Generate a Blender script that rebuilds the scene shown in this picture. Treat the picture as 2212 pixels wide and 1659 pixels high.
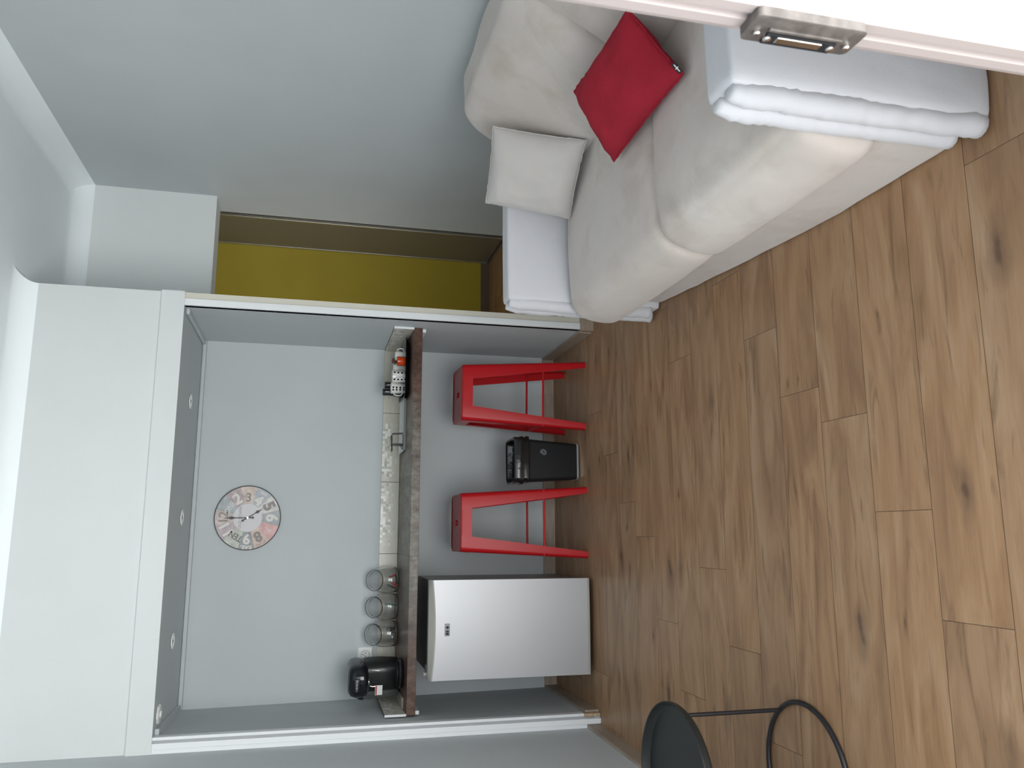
import bpy, bmesh, math, random
from mathutils import Vector, Matrix, noise
random.seed(7)
for o in list(bpy.data.objects):
    bpy.data.objects.remove(o, do_unlink=True)
C = bpy.context.scene.collection
sc = bpy.context.scene

# ------------------------------------------------------------------ camera
F_PX, CX, CY, CZ, YAW, PITCH, ROLL = 1753.53751, 0.89286, -4.11008, 1.47538, 0.18808, 0.23892, 0.04389
def cam_axes():
    cy, sy, cp, sp = math.cos(YAW), math.sin(YAW), math.cos(PITCH), math.sin(PITCH)
    f = Vector((sy * cp, cy * cp, -sp)); r = Vector((cy, -sy, 0)); u = r.cross(f)
    c, s = math.cos(ROLL), math.sin(ROLL)
    return c * r + s * u, -s * r + c * u, f
RR, UU, FF = cam_axes()
cam = bpy.data.cameras.new('camera'); camo = bpy.data.objects.new('camera', cam); C.objects.link(camo)
# the phone was held sideways: world up points to the left edge of the picture
M3 = Matrix((-UU, RR, -FF)).transposed()
camo.matrix_world = Matrix.Translation((CX, CY, CZ)) @ M3.to_4x4()
cam.sensor_fit = 'HORIZONTAL'; cam.sensor_width = 36.0; cam.lens = F_PX * 36 / 2212
cam.clip_start = 0.05; cam.clip_end = 60
cam.dof.use_dof = True; cam.dof.focus_distance = 4.2; cam.dof.aperture_fstop = 11
sc.camera = camo
def ray(px, py, ax, val):
    """point on the plane axis=val that stands at pixel (px,py) of the 2212x1659 photograph"""
    V, U = px, 1659 - py
    d = FF + RR * ((U - 829.5) / F_PX) + UU * ((1106 - V) / F_PX)
    o = Vector((CX, CY, CZ)); t = (val - o[ax]) / d[ax]
    return o + d * t

# ------------------------------------------------------------------ light
sc.view_settings.view_transform = 'Standard'; sc.view_settings.look = 'None'
sc.view_settings.gamma = 1; sc.view_settings.use_curve_mapping = False
sc.view_settings.exposure = -0.30
W = bpy.data.worlds.new('World'); sc.world = W; W.use_nodes = True
wn = W.node_tree.nodes; wl = W.node_tree.links
bg = wn['Background']; bg.inputs['Strength'].default_value = 1.0
# overcast-bright sky above the horizon, sunlit pale terrace below it
wt = wn.new('ShaderNodeTexCoord'); wsx = wn.new('ShaderNodeSeparateXYZ'); wl.new(wt.outputs['Generated'], wsx.inputs[0])
wr = wn.new('ShaderNodeMapRange'); wr.inputs[1].default_value = -.06; wr.inputs[2].default_value = .10; wl.new(wsx.outputs['Z'], wr.inputs[0])
wm = wn.new('ShaderNodeMixRGB'); wm.inputs[1].default_value = (6.3, 6.6, 6.6, 1); wm.inputs[2].default_value = (2.7, 2.95, 3.1, 1)
wl.new(wr.outputs[0], wm.inputs[0]); wl.new(wm.outputs[0], bg.inputs['Color'])
def area(name, loc, target, sx, sy, power, col):
    l = bpy.data.lights.new(name, 'AREA'); l.shape = 'RECTANGLE'; l.size = sx; l.size_y = sy; l.energy = power; l.color = col
    o = bpy.data.objects.new(name, l); C.objects.link(o); o.location = loc
    d = Vector(target) - Vector(loc); o.rotation_euler = d.to_track_quat('-Z', 'Z').to_euler()
    return o
area('daylight_through_door', (0.9, -6.0, 0.35), (1.2, 0, 2.3), 5.5, 2.2, 230, (1.0, 0.99, 0.97))
area('fill_back_room', (1.75, 1.9, 1.6), (3.2, 2.0, 1.6), .9, 1.4, 7, (1.0, 0.97, 0.90))  # added fill light without a known source, brightens the green back room

# ------------------------------------------------------------------ materials
def lin(c):
    c = c / 255
    return c / 12.92 if c <= 0.04045 else ((c + 0.055) / 1.055) ** 2.4
def rgb(r, g, b): return (lin(r), lin(g), lin(b), 1)
def mat(name, col, rough=0.6, metal=0.0, spec=0.5, **k):
    m = bpy.data.materials.new(name); m.use_nodes = True; n = m.node_tree.nodes; l = m.node_tree.links
    b = n['Principled BSDF']; b.inputs['Base Color'].default_value = col; b.inputs['Roughness'].default_value = rough
    b.inputs['Metallic'].default_value = metal; b.inputs['Specular IOR Level'].default_value = spec
    if 'trans' in k: b.inputs['Transmission Weight'].default_value = k['trans']; b.inputs['IOR'].default_value = k.get('ior', 1.45)
    if 'coat' in k: b.inputs['Coat Weight'].default_value = k['coat']; b.inputs['Coat Roughness'].default_value = k.get('coat_r', .1)
    if 'sheen' in k: b.inputs['Sheen Weight'].default_value = k['sheen']; b.inputs['Sheen Roughness'].default_value = .5
    tc = n.new('ShaderNodeTexCoord')
    v = k.get('vary', 0.04)
    if v:
        nz = n.new('ShaderNodeTexNoise'); nz.inputs['Scale'].default_value = k.get('vscale', 3); nz.inputs['Detail'].default_value = 4
        mp = n.new('ShaderNodeMapping'); mp.inputs['Scale'].default_value = k.get('stretch', (1, 1, 1))
        l.new(tc.outputs['Object'], mp.inputs['Vector']); l.new(mp.outputs[0], nz.inputs['Vector'])
        mx = n.new('ShaderNodeMixRGB'); mx.inputs[1].default_value = tuple(c * (1 - v) for c in col[:3]) + (1,)
        c2 = k.get('col2', tuple(min(1, c * (1 + v)) for c in col[:3]) + (1,)); mx.inputs[2].default_value = c2
        cr = n.new('ShaderNodeMapRange'); cr.inputs[1].default_value = .35; cr.inputs[2].default_value = .65
        l.new(nz.outputs['Fac'], cr.inputs[0]); l.new(cr.outputs[0], mx.inputs[0]); l.new(mx.outputs[0], b.inputs['Base Color'])
    if k.get('bump'):
        nb = n.new('ShaderNodeTexNoise'); nb.inputs['Scale'].default_value = k.get('bscale', 200); nb.inputs['Detail'].default_value = 3
        l.new(tc.outputs['Object'], nb.inputs['Vector'])
        bp = n.new('ShaderNodeBump'); bp.inputs['Strength'].default_value = k['bump']; bp.inputs['Distance'].default_value = .002
        l.new(nb.outputs['Fac'], bp.inputs['Height']); l.new(bp.outputs[0], b.inputs['Normal'])
    return m
M = {}
M['white_wall'] = mat('white_paint', (.64, .665, .665, 1), .75, bump=.15, bscale=300, vary=.01)
M['white_wall_lit'] = mat('white_paint_lit', (.72, .75, .75, 1), .75, bump=.15, bscale=300, vary=.01)  # same white paint, lightened to put the passage header's brighter light into colour
M['ceiling'] = mat('ceiling_paint', (.87, .92, .94, 1), .6, vary=.01)
M['grey_wall'] = mat('grey_paint', (.515, .55, .565, 1), .7, bump=.15, bscale=300, vary=.015)
M['pvc'] = mat('white_pvc', (.76, .78, .80, 1), .35, vary=.01)
M['groove'] = mat('grey_groove', (.38, .39, .41, 1), .5, vary=.01)
M['cream'] = mat('cream_pvc', (.62, .60, .52, 1), .35, vary=.01)
M['green'] = mat('olive_yellow_paint', (.60, .48, .06, 1), .6, vary=.03)
M['taupe'] = mat('taupe_lacquer', (.17, .155, .125, 1), .35, vary=.03)
M['alu'] = mat('aluminium_edge', (.42, .41, .37, 1), .35, .8, vary=.02)
M['skirt_dark'] = mat('brown_skirting', (.19, .145, .11, 1), .5, vary=.05)
M['skirt_wood'] = mat('oak_skirting', (.33, .265, .21, 1), .45, vary=.10, vscale=9, stretch=(1, 1, 6))
M['raw_wood'] = mat('raw_chipboard', (.42, .31, .20, 1), .8, vary=.2, vscale=60)
M['door'] = mat('white_door_lacquer', (.32, .272, .262, 1), .35, vary=.01)
M['strike'] = mat('worn_zinc', (.105, .09, .083, 1), .5, .4, vary=.25, vscale=60)
M['screw'] = mat('bright_steel', (.75, .70, .66, 1), .2, 1, vary=.05)
M['red'] = mat('red_powder_coat', (.42, .009, .013, 1), .30, spec=.22, vary=.03)
M['black'] = mat('black_plastic', (.012, .013, .014, 1), .3, vary=.1)
M['black_gloss'] = mat('gloss_black_plastic', (.008, .009, .012, 1), .12, vary=.05)
M['black_matt'] = mat('matt_black_plastic', (.011, .012, .014, 1), .5, spec=.3, vary=.1)
M['grey_logo'] = mat('grey_print', (.12, .13, .15, 1), .4, vary=.05)
M['silver_print'] = mat('silver_print', (.55, .55, .56, 1), .3, .6, vary=.02)
M['bin_bag'] = mat('black_film', (.012, .012, .013, 1), .16, bump=.8, bscale=25, vary=.1)
M['table_metal'] = mat('black_steel', (.022, .021, .024, 1), .38, .3, vary=.1)
M['table_top'] = mat('black_steel_tray', (.018, .020, .020, 1), .42, .3, vary=.1)
M['fridge_door'] = mat('silver_steel', (.44, .445, .46, 1), .40, .35, vary=.01)
M['fridge_trim'] = mat('grey_plastic', (.36, .35, .32, 1), .4, vary=.03)
M['fridge_body'] = mat('fridge_side_metal', (.22, .215, .21, 1), .4, .4, vary=.03)
M['badge'] = mat('chrome_badge', (.16, .165, .18, 1), .35, .4, vary=.05)
M['white_plastic'] = mat('white_plastic', (.78, .79, .77, 1), .3, vary=.01)
M['dark_hole'] = mat('dark_socket_hole', (.02, .02, .02, 1), .8, vary=0)
M['chrome'] = mat('chrome', (.8, .8, .8, 1), .12, 1, vary=.02)
M['smoke'] = mat('smoked_tank', (.30, .32, .31, 1), .15, trans=.75, vary=.02)
M['glass'] = mat('clear_glass', (1, 1, 1, 1), .02, trans=1.0, vary=0)
M['ceramic'] = mat('white_ceramic', (.75, .75, .72, 1), .15, vary=.01)
M['orange'] = mat('orange_glaze', (.55, .06, .012, 1), .2, vary=.1, vscale=40)
M['brown_paper'] = mat('brown_paper', (.13, .045, .02, 1), .6, vary=.2)
M['red_paper'] = mat('red_foil', (.45, .03, .03, 1), .35, vary=.2, vscale=40)
M['green_plastic'] = mat('green_plastic', (.01, .10, .03, 1), .35, vary=.1)
M['grey_foil'] = mat('grey_foil', (.25, .25, .23, 1), .3, .5, vary=.2, vscale=50)
M['marble'] = mat('marbled_stone', (.30, .29, .27, 1), .12, vary=.35, vscale=14, col2=(.45, .36, .31, 1))
M['board_glass'] = mat('pale_gloss_board', (.62, .64, .62, 1), .12, vary=.03)
M['tile_plain'] = mat('cream_stone_tile', (.56, .54, .46, 1), .3, vary=.05, vscale=12, stretch=(1, 1, 8))
M['grout'] = mat('dark_grout', (.10, .10, .09, 1), .8, vary=.05)
M['cushion_red'] = mat('crimson_cotton', (.34, .020, .036, 1), .95, spec=.15, bump=.5, bscale=500, vary=.10, vscale=5)
M['cushion_grey'] = mat('pale_grey_suede', (.50, .47, .45, 1), .95, bump=.3, bscale=400, sheen=.2, vary=.04, vscale=6)

def suede(name, a, b, mott=.55):
    m = mat(name, a, .92, bump=.25, bscale=400, sheen=.25, vary=.04, vscale=2.6, col2=b)
    n = m.node_tree.nodes; l = m.node_tree.links
    p = n['Principled BSDF']
    # worn, mottled nap
    tcm = n.new('ShaderNodeTexCoord'); nm = n.new('ShaderNodeTexNoise'); nm.inputs['Scale'].default_value = 4.5; nm.inputs['Detail'].default_value = 5; nm.inputs['Roughness'].default_value = .6; nm.inputs['Distortion'].default_value = .6
    l.new(tcm.outputs['Object'], nm.inputs['Vector'])
    mr = n.new('ShaderNodeMapRange'); mr.inputs[1].default_value = .50; mr.inputs[2].default_value = .72; mr.inputs[4].default_value = mott; l.new(nm.outputs['Fac'], mr.inputs[0])
    src = p.inputs['Base Color'].links[0].from_socket
    mm = n.new('ShaderNodeMixRGB'); mm.blend_type = 'MULTIPLY'; l.new(mr.outputs[0], mm.inputs[0]); l.new(src, mm.inputs[1]); mm.inputs[2].default_value = (.70, .66, .58, 1)
    l.new(mm.outputs[0], p.inputs['Base Color'])
    tc = n.new('ShaderNodeTexCoord'); nz = n.new('ShaderNodeTexNoise'); nz.inputs['Scale'].default_value = 7; nz.inputs['Detail'].default_value = 2
    l.new(tc.outputs['Object'], nz.inputs['Vector'])
    bp = n.new('ShaderNodeBump'); bp.inputs['Strength'].default_value = .25; bp.inputs['Distance'].default_value = .03
    l.new(nz.outputs['Fac'], bp.inputs['Height'])
    old = [x for x in n if x.type == 'BUMP' and x != bp][0]
    l.new(bp.outputs[0], old.inputs['Normal'])
    return m
M['sofa'] = suede('cream_suede', (.61, .555, .52, 1), (.54, .48, .44, 1))
M['sofa_cover'] = suede('off_white_cotton_cover', (.59, .59, .625, 1), (.56, .56, .59, 1), .08)

def floor_mat():
    m = bpy.data.materials.new('oak_laminate'); m.use_nodes = True; n = m.node_tree.nodes; l = m.node_tree.links
    b = n['Principled BSDF']
    at = n.new('ShaderNodeAttribute'); at.attribute_name = 'plank'
    sp = n.new('ShaderNodeSeparateColor'); l.new(at.outputs['Color'], sp.inputs[0])
    tc = n.new('ShaderNodeTexCoord')
    off = n.new('ShaderNodeVectorMath'); off.operation = 'SCALE'; off.inputs[3].default_value = 30
    l.new(at.outputs['Vector'], off.inputs[0])
    add = n.new('ShaderNodeVectorMath'); add.operation = 'ADD'; l.new(tc.outputs['Object'], add.inputs[0]); l.new(off.outputs[0], add.inputs[1])
    def mapping(s):
        mp = n.new('ShaderNodeMapping'); mp.inputs['Scale'].default_value = s; l.new(add.outputs[0], mp.inputs[0]); return mp.outputs[0]
    def nse(vec, sc_, det=4, dist=0):
        q = n.new('ShaderNodeTexNoise'); q.inputs['Scale'].default_value = sc_; q.inputs['Detail'].default_value = det; q.inputs['Distortion'].default_value = dist
        l.new(vec, q.inputs['Vector']); return q.outputs['Fac']
    def ramp(fac, stops):
        r = n.new('ShaderNodeValToRGB'); e = r.color_ramp.elements
        e[0].position, e[0].color = stops[0]; e[1].position, e[1].color = stops[-1]
        for p_, c_ in stops[1:-1]:
            q = e.new(p_); q.color = c_
        l.new(fac, r.inputs[0]); return r.outputs[0]
    def mix(kind, f, a, c):
        x = n.new('ShaderNodeMixRGB'); x.blend_type = kind
        for s, i in ((f, 0), (a, 1), (c, 2)):
            if isinstance(s, (float, int, tuple)): x.inputs[i].default_value = s
            else: l.new(s, x.inputs[i])
        return x.outputs[0]
    big = nse(mapping((1.1, 5, 1)), 1.7, 4, 1.6)
    base = ramp(big, [(.28, (.25, .146, .082, 1)), (.5, (.34, .205, .115, 1)), (.72, (.40, .264, .163, 1))])
    grain = nse(mapping((4, 90, 1)), 2.2, 5, .3)
    g2 = ramp(grain, [(.3, (.80, .78, .76, 1)), (.7, (1.08, 1.08, 1.08, 1))])
    col = mix('MULTIPLY', .45, base, g2)
    # reddish / grey tint per plank
    tint = mix('MIX', sp.outputs[0], (.97, .98, 1.0, 1), (1.03, 1.0, .96, 1))
    col = mix('MULTIPLY', 1.0, col, tint)
    # dark streaks
    st = nse(mapping((2.2, 16, 1)), 1.5, 4, 1.2)
    sm = ramp(st, [(.58, (0, 0, 0, 1)), (.74, (1, 1, 1, 1))])
    col = mix('MIX', mix('MULTIPLY', 1.0, sm, (.60, .60, .60, 1)), col, (.11, .060, .036, 1))
    # knots
    vo = n.new('ShaderNodeTexVoronoi'); vo.inputs['Scale'].default_value = 3.4; vo.inputs['Randomness'].default_value = 1
    wob = n.new('ShaderNodeTexNoise'); wob.inputs['Scale'].default_value = 9; l.new(add.outputs[0], wob.inputs['Vector'])
    wv = n.new('ShaderNodeVectorMath'); wv.operation = 'SCALE'; wv.inputs[3].default_value = .10; l.new(wob.outputs['Color'], wv.inputs[0])
    mpk = n.new('ShaderNodeMapping'); mpk.inputs['Scale'].default_value = (.62, 1.9, 1)
    l.new(add.outputs[0], mpk.inputs[0])
    ad2 = n.new('ShaderNodeVectorMath'); ad2.operation = 'ADD'; l.new(mpk.outputs[0], ad2.inputs[0]); l.new(wv.outputs[0], ad2.inputs[1])
    l.new(ad2.outputs[0], vo.inputs['Vector'])
    kn = ramp(vo.outputs['Distance'], [(.04, (1, 1, 1, 1)), (.085, (.55, .55, .55, 1)), (.24, (0, 0, 0, 1))])
    # only some of the cells
    sel = n.new('ShaderNodeSeparateColor'); l.new(vo.outputs['Color'], sel.inputs[0])
    gt = n.new('ShaderNodeMath'); gt.operation = 'GREATER_THAN'; gt.inputs[1].default_value = .38; l.new(sel.outputs[0], gt.inputs[0])
    kf = mix('MULTIPLY', 1.0, kn, gt.outputs[0])
    kf = mix('MULTIPLY', 1.0, kf, (.78, .78, .78, 1))
    col = mix('MIX', kf, col, (.075, .045, .032, 1))
    # second, smaller set of knots with a pale halo
    vo2 = n.new('ShaderNodeTexVoronoi'); vo2.inputs['Scale'].default_value = 4.6
    mp2 = n.new('ShaderNodeMapping'); mp2.inputs['Scale'].default_value = (.8, 2.1, 1); mp2.inputs['Location'].default_value = (3.3, 1.7, 0); l.new(add.outputs[0], mp2.inputs[0])
    ad3 = n.new('ShaderNodeVectorMath'); ad3.operation = 'ADD'; l.new(mp2.outputs[0], ad3.inputs[0]); l.new(wv.outputs[0], ad3.inputs[1]); l.new(ad3.outputs[0], vo2.inputs['Vector'])
    k2 = ramp(vo2.outputs['Distance'], [(.03, (.85, .85, .85, 1)), (.07, (.35, .35, .35, 1)), (.15, (0, 0, 0, 1))])
    s2 = n.new('ShaderNodeSeparateColor'); l.new(vo2.outputs['Color'], s2.inputs[0])
    g3 = n.new('ShaderNodeMath'); g3.operation = 'GREATER_THAN'; g3.inputs[1].default_value = .5; l.new(s2.outputs[1], g3.inputs[0])
    col = mix('MIX', mix('MULTIPLY', 1.0, k2, g3.outputs[0]), col, (.085, .048, .032, 1))
    l.new(col, b.inputs['Base Color'])
    b.inputs['Roughness'].default_value = .38; b.inputs['Specular IOR Level'].default_value = .26
    bp = n.new('ShaderNodeBump'); bp.inputs['Strength'].default_value = .12; bp.inputs['Distance'].default_value = .001
    l.new(grain, bp.inputs['Height']); l.new(bp.outputs[0], b.inputs['Normal'])
    return m
M['floor'] = floor_mat()
M['gap'] = mat('floor_gap', (.07, .045, .03, 1), .7, vary=0)

def counter_mat():
    m = bpy.data.materials.new('rust_stone_tile'); m.use_nodes = True; n = m.node_tree.nodes; l = m.node_tree.links
    b = n['Principled BSDF']; tc = n.new('ShaderNodeTexCoord')
    def nz(scale, st, d=5):
        mp = n.new('ShaderNodeMapping'); mp.inputs['Scale'].default_value = st; l.new(tc.outputs['Object'], mp.inputs[0])
        q = n.new('ShaderNodeTexNoise'); q.inputs['Scale'].default_value = scale; q.inputs['Detail'].default_value = d; q.inputs['Roughness'].default_value = .7
        l.new(mp.outputs[0], q.inputs['Vector']); return q.outputs['Fac']
    r = n.new('ShaderNodeValToRGB'); e = r.color_ramp.elements
    e[0].position = .32; e[0].color = (.040, .028, .021, 1); e[1].position = .68; e[1].color = (.19, .17, .145, 1)
    q = e.new(.5); q.color = (.105, .083, .066, 1); l.new(nz(6, (3, 1, 2)), r.inputs[0])
    r2 = n.new('ShaderNodeValToRGB'); e = r2.color_ramp.elements
    e[0].position = .56; e[0].color = (0, 0, 0, 1); e[1].position = .70; e[1].color = (.6, .6, .6, 1); l.new(nz(28, (1, 1, 1)), r2.inputs[0])
    mx = n.new('ShaderNodeMixRGB'); l.new(r2.outputs[0], mx.inputs[0]); l.new(r.outputs[0], mx.inputs[1]); mx.inputs[2].default_value = (.10, .055, .035, 1)
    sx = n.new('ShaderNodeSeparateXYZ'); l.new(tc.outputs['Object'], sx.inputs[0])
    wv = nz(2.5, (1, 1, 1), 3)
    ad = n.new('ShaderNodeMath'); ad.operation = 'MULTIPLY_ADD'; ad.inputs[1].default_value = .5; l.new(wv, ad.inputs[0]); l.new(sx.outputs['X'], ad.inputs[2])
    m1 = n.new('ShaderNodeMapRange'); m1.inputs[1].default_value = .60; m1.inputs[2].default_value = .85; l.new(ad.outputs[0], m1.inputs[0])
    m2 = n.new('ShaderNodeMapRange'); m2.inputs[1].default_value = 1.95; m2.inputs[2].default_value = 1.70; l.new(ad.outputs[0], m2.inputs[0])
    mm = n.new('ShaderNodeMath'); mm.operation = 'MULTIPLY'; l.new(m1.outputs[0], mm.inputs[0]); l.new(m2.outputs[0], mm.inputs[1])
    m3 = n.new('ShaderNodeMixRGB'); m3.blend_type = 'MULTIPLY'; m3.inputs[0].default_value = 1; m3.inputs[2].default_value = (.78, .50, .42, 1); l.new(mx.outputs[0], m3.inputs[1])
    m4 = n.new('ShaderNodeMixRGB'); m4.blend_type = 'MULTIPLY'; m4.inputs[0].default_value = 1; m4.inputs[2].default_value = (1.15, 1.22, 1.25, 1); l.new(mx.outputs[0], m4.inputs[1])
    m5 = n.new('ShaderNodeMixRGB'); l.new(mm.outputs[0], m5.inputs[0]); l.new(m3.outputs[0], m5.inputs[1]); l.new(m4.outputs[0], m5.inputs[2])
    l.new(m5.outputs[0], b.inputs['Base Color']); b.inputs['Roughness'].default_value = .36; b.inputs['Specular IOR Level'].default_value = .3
    return m
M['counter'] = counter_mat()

def attr_mat(name, rough):
    m = bpy.data.materials.new(name); m.use_nodes = True; n = m.node_tree.nodes; l = m.node_tree.links
    at = n.new('ShaderNodeAttribute'); at.attribute_name = 'tone'
    b = n['Principled BSDF']; l.new(at.outputs['Color'], b.inputs['Base Color']); b.inputs['Roughness'].default_value = rough
    return m
M['mosaic'] = attr_mat('mosaic_print_tile', .28)

# ------------------------------------------------------------------ mesh helpers
def obj(name, bm, m, parent=None, smooth=False, mods=None):
    me = bpy.data.meshes.new(name); bmesh.ops.recalc_face_normals(bm, faces=bm.faces[:])
    bm.to_mesh(me); bm.free()
    for x in (m if isinstance(m, (list, tuple)) else [m]): me.materials.append(x)
    if smooth:
        for p in me.polygons: p.use_smooth = True
        if smooth != 'all':
            me.set_sharp_from_angle(angle=math.radians(smooth if smooth is not True else 40))
    o = bpy.data.objects.new(name, me); C.objects.link(o)
    if parent: o.parent = parent; o.matrix_parent_inverse = parent.matrix_basis.inverted()
    return o
def thing(name, label, cat, loc=(0, 0, 0), group=None):
    o = bpy.data.objects.new(name, None); C.objects.link(o); o.location = loc; o.empty_display_size = .05
    o['label'] = label; o['category'] = cat
    if group: o['group'] = group
    bpy.context.view_layer.update()
    return o
def tag(o, label, cat, group=None):
    o['label'] = label; o['category'] = cat
    if group: o['group'] = group
    return o
def struct(o): o['kind'] = 'structure'; return o
def box(bm, a, b, bev=0, seg=2, mi=0, M4=None):
    a, b = Vector(a), Vector(b)
    r = bmesh.ops.create_cube(bm, size=1)
    vs = r['verts']
    for v in vs: v.co = Vector([(a[i] + b[i]) / 2 + v.co[i] * (b[i] - a[i]) for i in range(3)])
    fs = list({f for v in vs for f in v.link_faces})
    for f in fs: f.material_index = mi
    if bev:
        es = list({e for v in vs for e in v.link_edges})
        rb = bmesh.ops.bevel(bm, geom=es, offset=bev, segments=seg, profile=.5, affect='EDGES')
        vs = [v for v in rb['verts']] + [v for v in vs if v.is_valid]
        for f in {f for v in vs for f in v.link_faces}: f.material_index = mi
    if M4 is not None:
        for v in {v for v in vs if v.is_valid}: v.co = M4 @ v.co
    return bm
def B(a, b, bev=0, seg=2):
    return box(bmesh.new(), a, b, bev, seg)
def hexa(pts):
    """8 points: bottom loop 4, top loop 4"""
    bm = bmesh.new(); v = [bm.verts.new(p) for p in pts]
    for f in ((0, 1, 2, 3), (7, 6, 5, 4), (0, 4, 5, 1), (1, 5, 6, 2), (2, 6, 7, 3), (3, 7, 4, 0)): bm.faces.new([v[i] for i in f])
    return bm
def prism(poly, z0, z1):
    bm = bmesh.new(); a = [bm.verts.new((x, y, z0)) for x, y in poly]; b = [bm.verts.new((x, y, z1)) for x, y in poly]
    bm.faces.new(a[::-1]); bm.faces.new(b); k = len(poly)
    for i in range(k): bm.faces.new((a[i], a[(i + 1) % k], b[(i + 1) % k], b[i]))
    return bm
def loft(bm, rings, cap0=True, cap1=True, closed=True, mi=0):
    vr = [[bm.verts.new(p) for p in r] for r in rings]; k = len(rings[0]); fs = []
    for a, b in zip(vr, vr[1:]):
        for i in range(k if closed else k - 1):
            fs.append(bm.faces.new((a[i], a[(i + 1) % k], b[(i + 1) % k], b[i])))
    if cap0: fs.append(bm.faces.new(vr[0][::-1]))
    if cap1: fs.append(bm.faces.new(vr[-1]))
    for f in fs: f.material_index = mi
    return vr
def circle(c, r, n=32, nx=(1, 0, 0), ny=(0, 1, 0), ry=None):
    c = Vector(c); nx = Vector(nx); ny = Vector(ny); ry = r if ry is None else ry
    return [c + nx * r * math.cos(2 * math.pi * i / n) + ny * ry * math.sin(2 * math.pi * i / n) for i in range(n)]
def lathe(bm, prof, c=(0, 0, 0), n=32, cap0=True, cap1=True, mi=0):
    c = Vector(c)
    return loft(bm, [circle(c + Vector((0, 0, z)), max(r, 1e-4), n) for r, z in prof], cap0, cap1, mi=mi)
def tube(bm, pts, r, n=10, closed=False, mi=0, rf=None):
    pts = [Vector(p) for p in pts]; k = len(pts); rings = []
    ref = Vector((0, 0, 1))
    T0 = (pts[1] - pts[0]).normalized()
    if abs(T0.dot(ref)) > .9: ref = Vector((1, 0, 0))
    nx = T0.cross(ref).normalized()
    for i, p in enumerate(pts):
        if closed: t = (pts[(i + 1) % k] - pts[i - 1]).normalized()
        else: t = (pts[min(i + 1, k - 1)] - pts[max(i - 1, 0)]).normalized()
        nx = (nx - t * nx.dot(t)).normalized(); ny = t.cross(nx)
        rr = r if rf is None else rf(i / (k - 1), r)
        rings.append(circle(p, rr, n, nx, ny))
    if closed:
        rings.append(rings[0]); loft(bm, rings, False, False, mi=mi); bmesh.ops.remove_doubles(bm, verts=bm.verts[:], dist=1e-5)
    else: loft(bm, rings, mi=mi)
    return bm
def rrect(w, h, r, n=6):
    """rounded rectangle outline centred at 0"""
    out = []
    for cx, cy, a0 in ((w / 2 - r, h / 2 - r, 0), (-w / 2 + r, h / 2 - r, 90), (-w / 2 + r, -h / 2 + r, 180), (w / 2 - r, -h / 2 + r, 270)):
        for i in range(n + 1):
            a = math.radians(a0 + 90 * i / n); out.append((cx + r * math.cos(a), cy + r * math.sin(a)))
    return out
def rbox(a, b, r, n=14, crown=0.0, nz=0.0, ns=4.0, axis=2, fn=None):
    """soft upholstered block: cube grid rounded by radius r, top crowned, gently lumpy"""
    a, b = Vector(a), Vector(b); bm = bmesh.new(); cache = {}
    c = (a + b) / 2; h = (b - a) / 2
    def P(q):
        key = tuple(round(x, 5) for x in q)
        if key in cache: return cache[key]
        p = Vector([h[i] * math.copysign(1 - (1 - abs(q[i])) ** 1.0, q[i]) for i in range(3)])
        # concentrate points near the edges
        inner = Vector([max(-(h[i] - r), min(h[i] - r, p[i])) for i in range(3)])
        d = p - inner
        m_ = max(abs(d[0]), abs(d[1]), abs(d[2]))
        if d.length > 1e-9: p = inner + d.normalized() * min(r, m_ if m_ > r * .999 else d.length)
        if crown:
            f = [1 - (q[i]) ** 4 for i in range(3) if i != axis]
            p[axis] += crown * f[0] * f[1] * (1 if q[axis] > 0 else -.2)
        w = c + p
        if nz:
            nn = noise.noise(w * ns); w += (p.normalized()) * nn * nz
        if fn: w = fn(w)
        v = bm.verts.new(w); cache[key] = v; return v
    def lin_(i):
        t = -1 + 2 * i / n
        return math.copysign(1 - (1 - abs(t)) ** 1.35, t)
    L = [lin_(i) for i in range(n + 1)]
    for ax in range(3):
        for s in (-1, 1):
            for i in range(n):
                for j in range(n):
                    def q(u, v_):
                        t = [0, 0, 0]; t[ax] = s; t[(ax + 1) % 3] = L[u]; t[(ax + 2) % 3] = L[v_]; return t
                    vs = [P(q(i, j)), P(q(i + 1, j)), P(q(i + 1, j + 1)), P(q(i, j + 1))]
                    if len(set(vs)) == 4:
                        try: bm.faces.new(vs if s > 0 else vs[::-1])
                        except ValueError: pass
    return bm
def xf(bm, M4):
    for v in bm.verts: v.co = M4 @ v.co
    return bm
def add_text(bm, s, size, M4, mi=0, ext=.0004, align='CENTER', bold=0.0, sx=1.0):
    cu = bpy.data.curves.new('txt', 'FONT'); cu.body = s; cu.size = size; cu.align_x = align; cu.align_y = 'CENTER'
    cu.extrude = ext; cu.offset = bold; cu.resolution_u = 3
    o = bpy.data.objects.new('txt', cu); C.objects.link(o)
    bpy.context.view_layer.update()
    me = bpy.data.meshes.new_from_object(o.evaluated_get(bpy.context.evaluated_depsgraph_get()))
    bpy.data.objects.remove(o); bpy.data.curves.remove(cu)
    n0 = len(bm.faces); nv = len(bm.verts); bm.from_mesh(me); bpy.data.meshes.remove(me)
    bm.verts.ensure_lookup_table(); bm.faces.ensure_lookup_table()
    S = Matrix.Diagonal((sx, 1, 1, 1))
    for v in bm.verts[nv:]: v.co = M4 @ (S @ v.co)
    for f in bm.faces[n0:]: f.material_index = mi
def copy_tree(root, loc, rotz=0, label=None):
    r = root.copy(); C.objects.link(r); r.location = loc; r.rotation_euler = (0, 0, rotz)
    if label: r['label'] = label
    def rec(a, b):
        for ch in list(a.children):
            if ch in seen: continue
            c = ch.copy(); C.objects.link(c); c.parent = b; seen.add(c); rec(ch, c)
    seen = set(); rec(root, r)
    return r

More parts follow.
